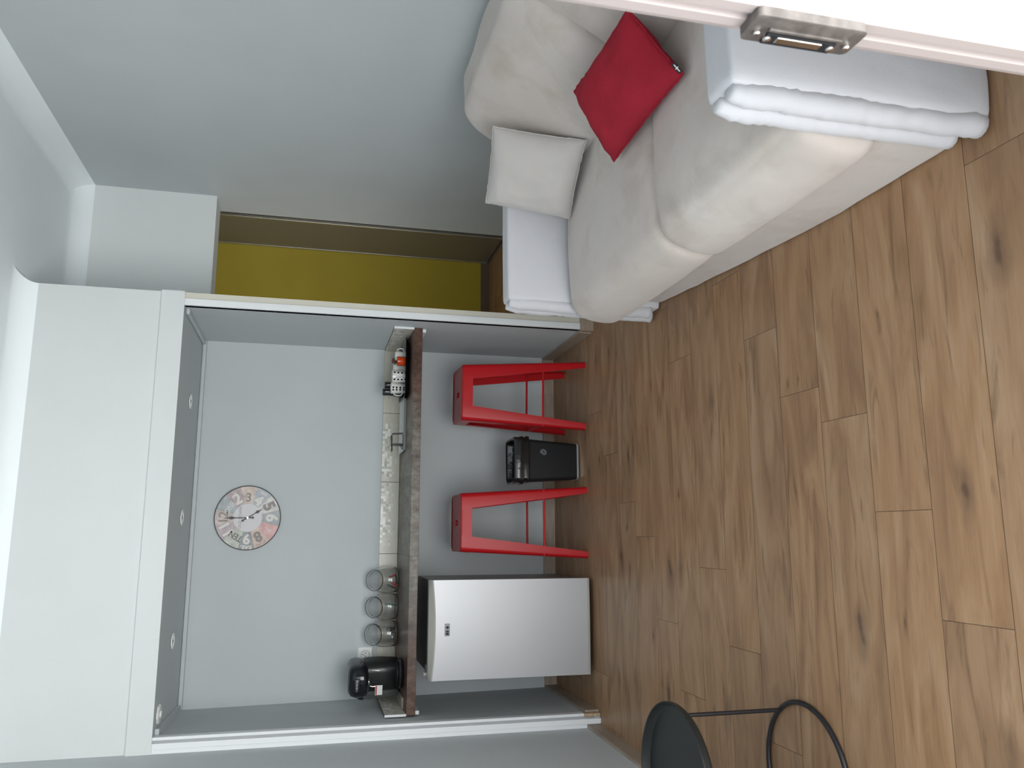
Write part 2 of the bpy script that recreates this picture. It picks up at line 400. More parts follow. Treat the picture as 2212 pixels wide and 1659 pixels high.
# ================================================================== SETTING
WX, D, H, HC, XR, Y3, R_ = 1.995, .759, 2.106, 2.757, 2.889, .766, .10
# floor: one laminate floor, planks in rows
def build_floor():
    bm = bmesh.new(); cl = bm.loops.layers.float_color.new('plank')
    rnd = random.Random(3); gap = .0007
    joints = {0: .69, 1: .95, 2: 1.219, 3: 1.328, 4: 1.566, 5: .50, 6: .765, 7: 1.61, 8: .533, 9: .88, 10: 1.04, 11: 1.29, 12: .20, -1: 1.75, -2: .4}
    L = 1.331
    def quad(x0, x1, y0, y1, z, c, mi):
        v = [bm.verts.new(p) for p in ((x0, y0, z), (x1, y0, z), (x1, y1, z), (x0, y1, z))]
        f = bm.faces.new(v); f.material_index = mi
        for lp in f.loops: lp[cl] = c
    X0, X1 = -.25, 3.35
    for k in range(-6, 26):
        y0 = -2.621 + .2078 * k; y1 = y0 + .2078
        if y0 < -3.45: y0 = -3.45
        if y1 > 2.72: y1 = 2.72
        if y1 <= y0: continue
        j = joints.get(k, rnd.random() * L)
        x = j - L * 3
        while x < X1:
            a, b_ = max(x, X0), min(x + L, X1)
            c = (rnd.random(), rnd.random(), rnd.random(), 1)
            if b_ - a > .01: quad(a + gap, b_ - gap, y0 + gap, y1 - gap, 0, c, 0)
            x += L
    quad(X0, X1, -3.45, 2.72, -.0012, (0, 0, 0, 1), 1)
    box(bm, (X0, -3.45, -.06), (X1, 2.72, -.0025), mi=1)
    return struct(obj('floor', bm, [M['floor'], M['gap']]))
build_floor()

def S(name, bm, m, parent=None): return struct(obj(name, bm, m, parent))
# alcove (breakfast nook)
S('wall_back', B((-.25, D, 0), (2.05, D + .12, 2.30)), M['grey_wall'])
S('wall_alcove_left', hexa([(0, 0, 0), (0, D, 0), (-.2, D, 0), (-.2, 0, 0), (0, 0, 2.12), (-.03, D, 2.12), (-.2, D, 2.12), (-.2, 0, 2.12)]), M['grey_wall'])
S('wall_alcove_right', B((WX, .002, 0), (2.060, D + .12, 2.12)), M['grey_wall'])
S('ceiling_alcove', B((-.2, .004, H + .001), (2.058, D, 2.16)), M['grey_wall'])
S('wall_header', B((-.3, 0, H + .0015), (2.060, D + .12, 2.95)), M['white_wall'])
# small stepped moulding between the alcove ceiling and its walls
bm = bmesh.new()
box(bm, (-.03, D - .030, H - .022), (WX, D, H), .006, 2); S('trim_1', bm, M['grey_wall'])
bm = bmesh.new(); box(bm, (WX - .03, .05, H - .018), (WX, D - .03, H), .006, 2); S('trim_2', bm, M['grey_wall'])
bm = hexa([(-.002, .05, H - .018), (.028, .05, H - .018), (.0, D - .03, H - .018), (-.028, D - .03, H - .018), (-.002, .05, H), (.028, .05, H), (.0, D - .03, H), (-.028, D - .03, H)]); S('trim_3', bm, M['grey_wall'])
# passage to the back room
S('wall_passage_header', B((2.060, Y3, 2.087), (XR + .02, .955, 2.95)), M['white_wall_lit'])
S('wall_right', B((XR, -3.45, 0), (XR + .06, 1.005, 2.95)), M['grey_wall'])
S('wall_left', prism([(-.064, 0), (-.064 - .075, -3.45), (-.35, -3.45), (-.35, 0)], 0, 2.95), M['grey_wall'])
S('ceiling', B((-.35, -3.45, HC + R_), (3.0, .96, HC + R_ + .1)), M['ceiling'])
# back room
S('wall_back_room_green', B((1.6, 2.68, 0), (3.4, 2.78, 2.5)), M['green'])
S('wall_back_room_right', B((3.285, 1.005, 0), (3.4, 2.68, 2.5)), M['taupe'])
S('wall_back_room_left', B((1.6, D + .12, 0), (1.68, 2.68, 2.5)), M['green'])
S('wall_back_room_front', B((2.949, .955, 0), (3.4, 1.005, 2.5)), M['grey_wall'])
S('ceiling_back_room', B((1.6, .955, 2.5), (3.4, 2.78, 2.6)), M['ceiling'])
S('baseboard_back_room', B((1.68, 2.665, 0), (3.285, 2.68, .078)), M['skirt_dark'])
# exterior wall, door opening to the right of which the white frame stands
S('wall_front_right', B((1.62, -3.325, 0), (XR, -3.22, 2.95)), M['white_wall'])
S('wall_front_top', B((-.14, -3.325, 2.42), (1.62, -3.22, 2.95)), M['white_wall'])

# cove between wall and ceiling, one sweep along the room
def cove():
    bm = bmesh.new()
    path = [(-.139, -3.22), (-.064, 0), (2.060, 0), (2.060, Y3), (XR, Y3), (XR, -3.22)]
    n = 10
    prof = [(R_ - R_ * math.cos(math.pi / 2 * i / n), HC + R_ * math.sin(math.pi / 2 * i / n)) for i in range(n + 1)]
    dirs = []
    for i in range(len(path) - 1):
        d = Vector((path[i + 1][0] - path[i][0], path[i + 1][1] - path[i][1])).normalized(); dirs.append(d)
    rings = []
    for i, p in enumerate(path):
        a = dirs[i - 1] if i > 0 else dirs[0]; b = dirs[i] if i < len(dirs) else dirs[-1]
        na = Vector((a.y, -a.x)); nb = Vector((b.y, -b.x))       # room lies to the right of the path
        m_ = (na + nb); m_ = m_ / (1 + na.dot(nb))
        rings.append([(p[0] + m_.x * o_, p[1] + m_.y * o_, z) for o_, z in prof] + [(p[0], p[1], HC + R_)])
    loft(bm, rings)
    return struct(obj('trim_4', bm, M['ceiling'], smooth=30))
cove()

# baseboards
def bb(name, poly): return S(name, prism(poly, 0, .072), M['skirt_wood'])
bb('baseboard_back', [(0, D), (WX, D), (WX, D - .014), (0, D - .014)])
bb('baseboard_alcove_right', [(WX, .02), (WX, D - .014), (WX - .014, D - .014), (WX - .014, .02)])
bb('baseboard_alcove_left', [(0, .02), (0, D - .014), (.014, D - .014), (.014, .02)])
bb('baseboard_left', [(-.065, -.012), (-.050, -.012), (-.125, -3.22), (-.141, -3.22)])
bb('baseboard_right', [(XR, -3.22), (XR, .95), (XR - .014, .95), (XR - .014, -3.22)])
S('baseboard_jamb', prism([(1.988, -.016), (2.066, -.016), (2.066, .02), (1.988, .02)], 0, .075), M['skirt_wood'])

# white PVC frame round the alcove
S('trim_5', B((1.995, -.012, .075), (2.028, .03, H)), M['pvc'])
S('trim_6', B((2.028, -.004, .075), (2.0605, .03, H)), M['cream'])
S('trim_7', B((-.008, -.014, .088), (.006, .03, H), .002), M['pvc'])
S('trim_8', B((-.020, -.004, .03), (-.008, .03, H)), M['groove'])
S('trim_9', B((-.046, -.016, .0), (-.020, .03, H), .002), M['pvc'])
S('trim_10', B((-.066, -.012, .072), (-.046, .03, H), .001), M['pvc'])
S('trim_11', B((-.010, -.022, .004), (.006, .02, .088), .003), M['raw_wood'])
# pelmet board below the header
S('trim_12', B((-.067, -.016, H), (2.063, .0, 2.212)), M['white_wall'])
S('trim_13', B((2.060, -.016, 2.13), (2.066, .04, 2.19), .002), M['pvc'])

# sliding wardrobe door in the back room
t = thing('wardrobe_door', 'tall taupe sliding wardrobe door with thin aluminium edges in the back room', 'wardrobe door', (3.27, 1.8, 0))
obj('door_panel', B((3.268, 2.06, .03), (3.284, 2.645, 2.4)), M['taupe'], t)
obj('door_edge', B((3.262, 2.03, .03), (3.284, 2.06, 2.4), .003), M['alu'], t)
obj('door_edge', B((3.262, 2.645, .03), (3.284, 2.665, 2.4), .003), M['alu'], t)
obj('floor_track', B((3.258, 1.01, 0), (3.284, 2.665, .018), .002), M['alu'], t)

# white frame of the door the picture was taken through
dr = S('door_1', prism([(1.507, -3.30), (1.507, -3.315), (1.512, -3.317), (1.512, -3.326), (1.507, -3.328), (1.507, -3.343), (1.62, -3.343), (1.62, -3.225), (1.56, -3.225), (1.56, -3.285), (1.52, -3.30)], 0, 2.42), M['door'])
bm = bmesh.new()
pr = rrect(.150, .050, .008, 4)
loft(bm, [[(1.507, -3.320 + y, .910 + x) for x, y in pr], [(1.4945, -3.320 + y, .910 + x) for x, y in pr], [(1.4935, -3.320 + y * .93, .910 + x * .975) for x, y in pr]], mi=0)
st = obj('strike_plate', bm, M['strike'], dr, smooth=30)
bm = B((1.4905, -3.318, .862), (1.4945, -3.298, .958), .001); obj('keeper_slot', bm, M['black_matt'], st)
bm = B((1.4895, -3.327, .860), (1.4940, -3.322, .960), .001); obj('keeper_bar', bm, M['strike'], st)
bm = B((1.4895, -3.314, .880), (1.4915, -3.303, .942), .001); obj('keeper_insert', bm, M['screw'], st)
for z, r_, y in ((.848, .0045, -3.316), (.972, .0045, -3.316), (.866, .0055, -3.308), (.954, .0055, -3.308)):
    bm = bmesh.new()
    loft(bm, [circle((1.4945, y, z), r_, 16, (0, 1, 0), (0, 0, 1)), circle((1.4895, y, z), r_, 16, (0, 1, 0), (0, 0, 1)), circle((1.488, y, z), r_ * .6, 16, (0, 1, 0), (0, 0, 1))])
    obj('screw_head', bm, M['screw'], st, smooth=40)

# ================================================================== COUNTER + SPLASHBACK
ct = thing('counter', 'dark rust-stone counter slab spanning the alcove above the fridge', 'counter', (1.0, .45, .914))
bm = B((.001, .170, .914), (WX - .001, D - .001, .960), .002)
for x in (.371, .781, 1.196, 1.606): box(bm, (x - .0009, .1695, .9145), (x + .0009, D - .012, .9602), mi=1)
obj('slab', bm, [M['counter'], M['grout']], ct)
for x in (.0, WX - .02):
    obj('support_rail', B((x + .001, .19, .893), (x + .019, .70, .9135)), M['pvc'], ct)

def splash():
    t = thing('splashback', 'low cream tile splashback with pale mosaic squares round the counter', 'tiles', (1.0, D, .9605))
    z0, z1 = .9605, 1.066
    rnd = random.Random(11)
    def panel(name, O, U_, N_, width, joints, mos):
        bm = bmesh.new(); cl = bm.loops.layers.float_color.new('tone')
        O = Vector(O); U_ = Vector(U_); N_ = Vector(N_)
        def q(u0, u1, a, b_, c, h, mi):
            ps = [O + U_ * u0 + Vector((0, 0, a)) + N_ * h, O + U_ * u1 + Vector((0, 0, a)) + N_ * h, O + U_ * u1 + Vector((0, 0, b_)) + N_ * h, O + U_ * u0 + Vector((0, 0, b_)) + N_ * h]
            f = bm.faces.new([bm.verts.new(p) for p in ps]); f.material_index = mi
            for lp in f.loops: lp[cl] = c
        s = .015; rows = 7
        edges = [0] + joints + [width]
        for e0, e1 in zip(edges, edges[1:]):
            u0, u1 = e0 + .0015, e1 - .0015
            q(u0, u1, z0 + .001, z1, (1, 1, 1, 1), .0080, 1)
            u = u0
            while u < u1 - .004:
                for r in range(rows):
                    m_ = mos(u + s / 2)
                    if r < 1: p_ = 0
                    elif r < 3: p_ = .16 * m_
                    else: p_ = .95 * m_ * (1 if r > 4 else .65)
                    if rnd.random() < p_:
                        k = rnd.random()
                        if r < 3: k = .35 + .25 * k
                        c = [(.40, .38, .33), (.50, .48, .42), (.62, .60, .53), (.72, .71, .66), (.78, .78, .74)][int(k * 4.99)]
                        q(u, min(u + s, u1), z0 + r * s, z0 + (r + 1) * s, (*c, 1), .0084, 0)
                u += s
        # body
        a = O; pts = [O, O + U_ * width, O + U_ * width + N_ * .006, O + N_ * .006]
        va = [bm.verts.new(p + Vector((0, 0, z0))) for p in pts]; vb = [bm.verts.new(p + Vector((0, 0, z1))) for p in pts]
        fs = [bm.faces.new(va[::-1]), bm.faces.new(vb)] + [bm.faces.new((va[i], va[(i + 1) % 4], vb[(i + 1) % 4], vb[i])) for i in range(4)]
        for f in fs: f.material_index = 2
        # tile rims (closed top edge of each tile)
        for e0, e1 in zip(edges, edges[1:]):
            for (aa, bb_) in ((z1, z1),):
                ps = [O + U_ * (e0 + .0015) + Vector((0, 0, z1)), O + U_ * (e1 - .0015) + Vector((0, 0, z1)), O + U_ * (e1 - .0015) + Vector((0, 0, z1)) + N_ * .008, O + U_ * (e0 + .0015) + Vector((0, 0, z1)) + N_ * .008]
                f = bm.faces.new([bm.verts.new(p) for p in ps]); f.material_index = 1
        return obj(name, bm, [M['mosaic'], M['tile_plain'], M['grout']], t)
    bump = lambda u, a, b_: max(0, min(1, (u - a) / .05)) * max(0, min(1, (b_ - u) / .05))
    panel('back_tiles', (0, D - .0005, 0), (1, 0, 0), (0, -1, 0), WX, [.371, .781, 1.196, 1.606], lambda u: bump(u, .82, 1.19) + bump(u, 1.20, 1.56))
    panel('right_tiles', (WX - .0005, .172, 0), (0, 1, 0), (-1, 0, 0), D - .172 - .009, [.41], lambda u: 1 if u < .42 else .2)
    panel('left_tiles', (.0005, .172, 0), (0, 1, 0), (1, 0, 0), D - .172 - .009, [.41], lambda u: 1 if u < .42 else .2)
    obj('edge_trim', B((WX - .012, .160, .9605), (WX - .0005, .170, 1.068), .001), M['pvc'], t)
    obj('edge_trim', B((.0005, .160, .9605), (.012, .170, 1.068), .001), M['pvc'], t)
splash()

# ================================================================== WALL CLOCK
def clock():
    cx, cz, R = .984, 1.806, .180; y = D
    t = thing('wall_clock', 'round patchwork wall clock with mixed vintage numerals on the alcove wall', 'clock', (cx, y, cz))
    bm = bmesh.new()
    loft(bm, [circle((cx, y - .001, cz), R, 64, (1, 0, 0), (0, 0, 1)), circle((cx, y - .018, cz), R, 64, (1, 0, 0), (0, 0, 1)), circle((cx, y - .020, cz), R - .003, 64, (1, 0, 0), (0, 0, 1)), circle((cx, y - .0185, cz), R - .005, 64, (1, 0, 0), (0, 0, 1))])
    obj('rim', bm, mat('clock_rim', (.10, .105, .11, 1), .4), t, smooth=30)
    tw = lambda k: tuple(.58 * a + .42 * b for a, b in zip(k, (172, 170, 172)))
    cols = [(196, 176, 168), (146, 158, 162), (164, 142, 144), (206, 184, 170), (158, 166, 174), (204, 204, 196), (142, 148, 152), (212, 152, 148), (206, 174, 154), (120, 126, 130), (182, 188, 172), (168, 150, 154)]
    mats = [mat('dial_patch', tuple(c * 1.25 for c in rgb(*tw(k))[:3]) + (1,), .6, vary=.12, vscale=30) for k in cols]
    light = mat('dial_light_print', (.72, .70, .66, 1), .6); dark = mat('dial_dark_print', (.20, .19, .18, 1), .6); cen = mat('dial_centre', (.66, .64, .66, 1), .5, vary=.03)
    mid = mat('dial_mid_print', (.30, .27, .26, 1), .6)
    bm = bmesh.new(); yf = y - .0195; ri = .078
    def P(r, ang, yy=yf): return (cx + r * math.sin(ang), yy, cz + r * math.cos(ang))
    for h in range(12):
        a0 = math.radians((h - .5) * 30); n = 6
        for i in range(n):
            a, b_ = a0 + math.radians(30 * i / n), a0 + math.radians(30 * (i + 1) / n)
            f = bm.faces.new([bm.verts.new(p) for p in (P(ri, a), P(R - .005, a), P(R - .005, b_), P(ri, b_))]); f.material_index = h
    f = bm.faces.new([bm.verts.new(P(ri, 2 * math.pi * i / 48, yf - .0006)) for i in range(48)]); f.material_index = 14
    def place(s, hour, r, size, mi, rot=0, bold=0, sx=1, dx=0):
        a = math.radians(hour * 30 + dx)
        p = Vector(P(r, a, yf - .0008))
        rad = Vector((math.sin(a + rot), 0, math.cos(a + rot))); tan = Vector((math.cos(a + rot), 0, -math.sin(a + rot)))
        M4 = Matrix((tan, rad, Vector((0, -1, 0)))).transposed().to_4x4(); M4.translation = p
        add_text(bm, s, size, M4, mi, .0003, bold=bold, sx=sx)
    LI, DA, CE, MI = 12, 13, 14, 15
    place('12', 0, .128, .070, MI, bold=.001); place('ONE', 1, .112, .044, LI, sx=.8); place('2', 2, .118, .082, LI, bold=.003)
    place('36', 2, .158, .024, LI); place('3', 3, .112, .068, MI, bold=.001); place('No', 3, .122, .030, MI, dx=-11, sx=.8); place('4', 4, .108, .068, LI, bold=.005); place('1948', 4, .156, .026, LI, sx=.8)
    place('5', 5, .128, .086, MI, bold=.004); place('6', 6, .128, .088, LI, bold=.003); place('7', 7, .128, .050, LI, sx=.9); place('8', 8, .118, .078, MI, bold=.004)
    place('ENN', 8, .161, .026, MI, sx=.95); place('9', 9, .116, .074, LI, bold=.003); place('RAIL', 9, .162, .030, LI, bold=.001)
    place('TEN', 10, .118, .048, DA, sx=.85, bold=.001); place('11', 11, .126, .082, LI, bold=.002, sx=1.1)
    M4 = Matrix((Vector((1, 0, 0)), Vector((0, 0, 1)), Vector((0, -1, 0)))).transposed().to_4x4(); M4.translation = Vector((cx, yf - .0012, cz + .040))
    add_text(bm, 'OLD TOWN', .022, M4, MI, .0002)
    obj('dial', bm, mats + [light, dark, cen, mid], t)
    blk = mat('hand_black', (.03, .03, .032, 1), .4)
    def hand(name, ang, L, tail, yy):
        bm = bmesh.new(); a = math.radians(ang)
        d = Vector((math.sin(a), 0, math.cos(a))); s = Vector((math.cos(a), 0, -math.sin(a))); c = Vector((cx, yy, cz))
        prof = [(-tail, .0035), (0, .0028), (L * .52, .0022), (L * .56, .004), (L * .68, .0085), (L * .80, .003), (L, .0008)]
        fr = [c + d * q + s * w for q, w in prof] + [c + d * q - s * w for q, w in prof[::-1]]
        bk = [p + Vector((0, .0012, 0)) for p in fr]
        k = len(fr); A = [bm.verts.new(p) for p in fr]; Bv = [bm.verts.new(p) for p in bk]
        for i in range(len(prof) - 1):
            bm.faces.new((A[i], A[i + 1], A[k - 2 - i], A[k - 1 - i])); bm.faces.new((Bv[i], Bv[i + 1], Bv[k - 2 - i], Bv[k - 1 - i]))
        for i in range(k): bm.faces.new((A[i], A[(i + 1) % k], Bv[(i + 1) % k], Bv[i]))
        loft(bm, [circle(c - d * tail + Vector((0, e, 0)), .0065, 16, (1, 0, 0), (0, 0, 1)) for e in (-.0004, .0014)])
        obj(name, bm, blk, t)
    hand('minute_hand', -1, .126, .028, y - .0290); hand('hour_hand', 148, .092, .030, y - .0265)
    bm = bmesh.new(); loft(bm, [circle((cx, y - .020, cz), .006, 16, (1, 0, 0), (0, 0, 1)), circle((cx, y - .031, cz), .005, 16, (1, 0, 0), (0, 0, 1))]); obj('hand_hub', bm, M['chrome'], t)
clock()

# ================================================================== SOCKET, SPOTS
t = thing('wall_socket', 'white square wall socket with round recess half behind the coffee machine', 'socket', (.222, D, 1.130))
bm = bmesh.new(); pr = rrect(.083, .083, .008, 4)
loft(bm, [[(.222 + x, D - .0005, 1.130 + z) for x, z in pr], [(.222 + x, D - .007, 1.130 + z) for x, z in pr], [(.222 + x * .9, D - .011, 1.130 + z * .9) for x, z in pr]])
obj('cover_plate', bm, M['white_plastic'], t, smooth=30)
bm = bmesh.new(); loft(bm, [circle((.222, D - .0112, 1.130), r, 32, (1, 0, 0), (0, 0, 1)) for r in (.024, .023)] + [circle((.222, D - .0135, 1.130), .022, 32, (1, 0, 0), (0, 0, 1)), circle((.222, D - .0120, 1.130), .021, 32, (1, 0, 0), (0, 0, 1))])
rc = obj('recess_ring', bm, M['white_plastic'], t, smooth=30)
for dx, dz in ((-.0095, -.002), (.0095, -.002), (0, .011)):
    bm = bmesh.new(); loft(bm, [circle((.222 + dx, D - .0121, 1.130 + dz), .003, 12, (1, 0, 0), (0, 0, 1)), circle((.222 + dx, D - .0124, 1.130 + dz), .0028, 12, (1, 0, 0), (0, 0, 1))]); obj('pin_hole', bm, M['dark_hole'], rc)

def spot(x, y, label, first=None):
    if first is not None: return copy_tree(first, (x, y, H), 0, label)
    t = thing('ceiling_spotlight', label, 'spotlight', (0, 0, 0), 'recessed spotlights in the alcove ceiling')
    bm = bmesh.new(); lathe(bm, [(.036, 0), (.040, -.002), (.039, -.006), (.030, -.007), (.027, -.003), (.026, .0)], n=40, cap0=False, cap1=False)
    obj('bezel', bm, M['white_plastic'], t, smooth=30)
    bm = bmesh.new(); lathe(bm, [(.0255, -.0005), (.020, -.0035), (.001, -.0045)], n=32, cap0=False)
    lamp = obj('bulb', bm, mat('lamp_lens', (.55, .55, .55, 1), .15, vary=.05), t, smooth=30)
    bm = bmesh.new(); lathe(bm, [(.007, -.0042), (.006, -.0062)], n=16); obj('bulb_center', bm, M['black_matt'], lamp)
    t.location = (x, y, H); return t
s0 = spot(1.582, .395, 'white recessed spotlight nearest the right end of the alcove ceiling')
spot(.977, .382, 'white recessed spotlight above the clock, middle of the three in a row', s0)
spot(.371, .370, 'white recessed spotlight above the glass jars, left of the clock', s0)
t = thing('ceiling_sensor', 'pale flat sensor puck in the left front corner of the alcove ceiling', 'sensor', (.082, .098, H))
bm = bmesh.new(); lathe(bm, [(.044, 0), (.046, -.006), (.040, -.010), (.001, -.011)], (.082, .098, H), 10, cap1=False); obj('housing', bm, M['white_plastic'], t)
bm = bmesh.new(); lathe(bm, [(.018, -.010), (.015, -.016), (.001, -.018)], (.082, .098, H), 16, cap1=False); obj('lens', bm, M['white_plastic'], t, smooth=40)

# ================================================================== FRIDGE
def fridge():
    x0, x1, yf, yd, yb, zt = .180, .664, .052, .115, .665, .850
    t = thing('mini_fridge', 'silver undercounter fridge standing below the left end of the counter', 'fridge', (.42, .36, 0))
    obj('body', B((x0 + .012, yd + .006, .022), (x1 - .006, yb, .848), .004), M['fridge_body'], t)
    cx = (x0 + x1) / 2; n = 24
    def arc(y_in, d): return [(x0 + (x1 - x0) * i / n, y_in - d * (1 - ((x0 + (x1 - x0) * i / n - cx) / ((x1 - x0) / 2)) ** 2)) for i in range(n + 1)]
    a = arc(yf + .012, .0); bm = bmesh.new()
    fr = arc(yf + .004, .004)
    poly = fr + [(x1, yd), (x0, yd)]
    bm = prism(poly, .036, .832)
    d = obj('door', bm, M['fridge_door'], t, smooth=25)
    # top cap bows downward in the middle of the door front
    bm = bmesh.new(); rings = []
    for i in range(n + 1):
        x = x0 + (x1 - x0) * i / n; f = 1 - ((x - cx) / ((x1 - x0) / 2)) ** 2; y = fr[i][1]
        zl = .850 - .014 * f
        rings.append([(x, y - .0015, zl), (x, y + .001, zl + .006), (x, y + .030, .868), (x, yd + .004, .868), (x, yd + .004, .833), (x, y + .004, .8325), (x, y - .0008, .8325)])
    loft(bm, rings); cap = obj('door_top_cap', bm, M['fridge_trim'], d, smooth=25)
    bm = bmesh.new(); rings = []
    for i in range(n + 1):
        x = x0 + (x1 - x0) * i / n; f = 1 - ((x - cx) / ((x1 - x0) / 2)) ** 2; y = fr[i][1]
        rings.append([(x, y - .0022, .8320), (x, y - .0022, .850 - .014 * f), (x, y - .0005, .850 - .014 * f), (x, y - .0005, .8320)])
    loft(bm, rings); obj('door_face_lip', bm, M['fridge_door'], d, smooth=25)
    obj('door_bottom_trim', prism([(p[0], p[1] - .001) for p in fr] + [(x1, yd), (x0, yd)], .026, .0355), M['fridge_trim'], d)
    obj('door_seal', B((x0 + .014, yd, .05), (x1 - .01, yd + .006, .84)), M['black_matt'], t)
    hb = thing_part = obj('hinge_cover', B((x0 + .01, .120, .8485), (x0 + .055, .235, .862), .004), M['fridge_trim'], t)
    bm = bmesh.new(); lathe(bm, [(.009, .862), (.009, .880), (.006, .883)], (x0 + .022, .135, 0), 16); obj('hinge_pin', bm, M['fridge_trim'], hb)
    # badge
    bx, bz = .422, .778; yb_ = yf - .0012
    bd = obj('badge', B((bx - .030, yb_ - .0025, bz - .0125), (bx + .030, yb_ + .004, bz + .0125), .002), M['badge'], t)
    bm = bmesh.new()
    M4 = Matrix((Vector((1, 0, 0)), Vector((0, 0, 1)), Vector((0, -1, 0)))).transposed().to_4x4(); M4.translation = Vector((bx - .009, yb_ - .0028, bz))
    box(bm, (bx - .024, yb_ - .0034, bz - .0075), (bx - .012, yb_ - .0024, bz + .0075)); box(bm, (bx - .010, yb_ - .0034, bz - .0075), (bx - .002, yb_ - .0024, bz + .0075))
    loft(bm, [[(bx + .012, e, bz + .010), (bx + .003, e, bz - .002), (bx + .012, e, bz - .009), (bx + .021, e, bz - .002)] for e in (yb_ - .0034, yb_ - .0024)])
    obj('badge_mark', bm, M['black_matt'], bd)
    for x in (x0 + .05, x1 - .05):
        for y in (.16, yb - .05):
            bm = bmesh.new(); lathe(bm, [(.016, 0), (.016, .018), (.012, .023)], (x, y, 0), 16); obj('foot', bm, M['black_matt'], t)
    bm = bmesh.new(); tube(bm, [(.20, .672, .36), (.17, .690, .30), (.140, .70, .22), (.128, .70, .14), (.125, .69, .08), (.128, .66, .03), (.15, .60, .006), (.19, .55, .006)], .004, 8); obj('power_cord', bm, M['black_matt'], t, smooth=True)
fridge()

# ================================================================== BAR STOOLS
def stool():
    t = thing('bar_stool', 'red metal bar stool standing right of the black bin', 'stool', (0, 0, 0), 'red metal bar stools at the counter')
    zt = .690; hs = .153; fw, fd = .192, .200
    bm = bmesh.new(); o_ = rrect(2 * hs, 2 * hs, .035, 8); hl = rrect(.030, .070, .010, 8)
    R0 = [(x, y, zt - .006) for x, y in o_]; 
    def sc_(l, s, z): return [(x * s, y * s, z) for x, y in l]
    top = [sc_(o_, 1.0, zt - .030), sc_(o_, 1.0, zt - .006), sc_(o_, .985, zt - .001), sc_(o_, .955, zt), sc_(o_, .93, zt - .002), sc_(o_, .90, zt - .004), sc_(o_, .88, zt - .004), sc_(o_, .7, zt - .004), sc_(o_, .4, zt - .004), [(x * 1.1, y * 1.05, zt - .004) for x, y in hl], [(x, y, zt - .0045) for x, y in hl], [(x * .95, y * .97, zt - .012) for x, y in hl]]
    top += [[(x * .95, y * .97, zt - .014) for x, y in hl], sc_(o_, .96, zt - .014), sc_(o_, .985, zt - .030), sc_(o_, 1.0, zt - .030)]
    loft(bm, top, False, False); bmesh.ops.remove_doubles(bm, verts=bm.verts[:], dist=1e-5)
    obj('seat', bm, M['red'], t, smooth=30)
    # apron panels
    za = zt - .058
    for i, (a, b_) in enumerate(((( -.085, -hs), (.085, -hs)), ((hs, -.085), (hs, .085)), ((.085, hs), (-.085, hs)), ((-hs, .085), (-hs, -.085)))):
        bm = bmesh.new(); ax, ay = a; bx_, by_ = b_
        nx_, ny_ = (0, -1) if i == 0 else (1, 0) if i == 1 else (0, 1) if i == 2 else (-1, 0)
        o1 = .0005
        loft(bm, [[(ax + nx_ * o1, ay + ny_ * o1, zt - .008), (bx_ + nx_ * o1, by_ + ny_ * o1, zt - .008), (bx_ - nx_ * .003, by_ - ny_ * .003, zt - .008), (ax - nx_ * .003, ay - ny_ * .003, zt - .008)],
                  [(ax + nx_ * .006, ay + ny_ * .006, za), (bx_ + nx_ * .006, by_ + ny_ * .006, za), (bx_ + nx_ * .003, by_ + ny_ * .003, za), (ax + nx_ * .003, ay + ny_ * .003, za)]])
        obj('apron', bm, M['red'], t)
    # legs: folded sheet, L shaped with a round outer corner, tapering
    for sx in (-1, 1):
        for sy in (-1, 1):
            bm = bmesh.new(); rings = []
            for k in range(9):
                f = k / 8; z = (zt - .004) * (1 - f)
                w = .086 * (1 - f) + .036 * f; r = .026 * (1 - f) + .014 * f
                cx_ = (hs + .001) * (1 - f) + fw * f; cy_ = (hs + .001) * (1 - f) + fd * f
                out = [(cx_ - w, cy_)]
                for i in range(7):
                    a = math.pi / 2 - math.pi / 2 * i / 6
                    out.append((cx_ - r + r * math.cos(a), cy_ - r + r * math.sin(a)))
                out.append((cx_, cy_ - w))
                th = .0025
                inn = [(cx_ - th, cy_ - w)]
                for i in range(7):
                    a = math.pi / 2 * i / 6
                    inn.append((cx_ - r + (r - th) * math.cos(a), cy_ - r + (r - th) * math.sin(a)))
                inn.append((cx_ - w, cy_ - th))
                rings.append([(sx * x, sy * y, max(z, .0)) for x, y in out + inn])
            loft(bm, rings)
            obj('leg', bm, M['red'], t, smooth=35)
    # rungs
    zr = .240; f = 1 - zr / zt; ax = (hs * (1 - f) + fw * f) - .006; ay = (hs * (1 - f) + fd * f) - .006
    for a, b_ in (((-ax, -ay), (ax, -ay)), ((-ax, ay), (ax, ay)), ((-ax, -ay), (-ax, ay)), ((ax, -ay), (ax, ay))):
        bm = bmesh.new(); tube(bm, [(a[0], a[1], zr), ((a[0] + b_[0]) / 2, (a[1] + b_[1]) / 2, zr), (b_[0], b_[1], zr)], .006, 10); obj('footrest', bm, M['red'], t, smooth=True)
    return t
st0 = stool()
st0.location = (1.660, .334, 0); st0.rotation_euler = (0, 0, math.radians(-2))
copy_tree(st0, (.953, .334, 0), math.radians(0.5), 'red metal bar stool standing between the fridge and the black bin')

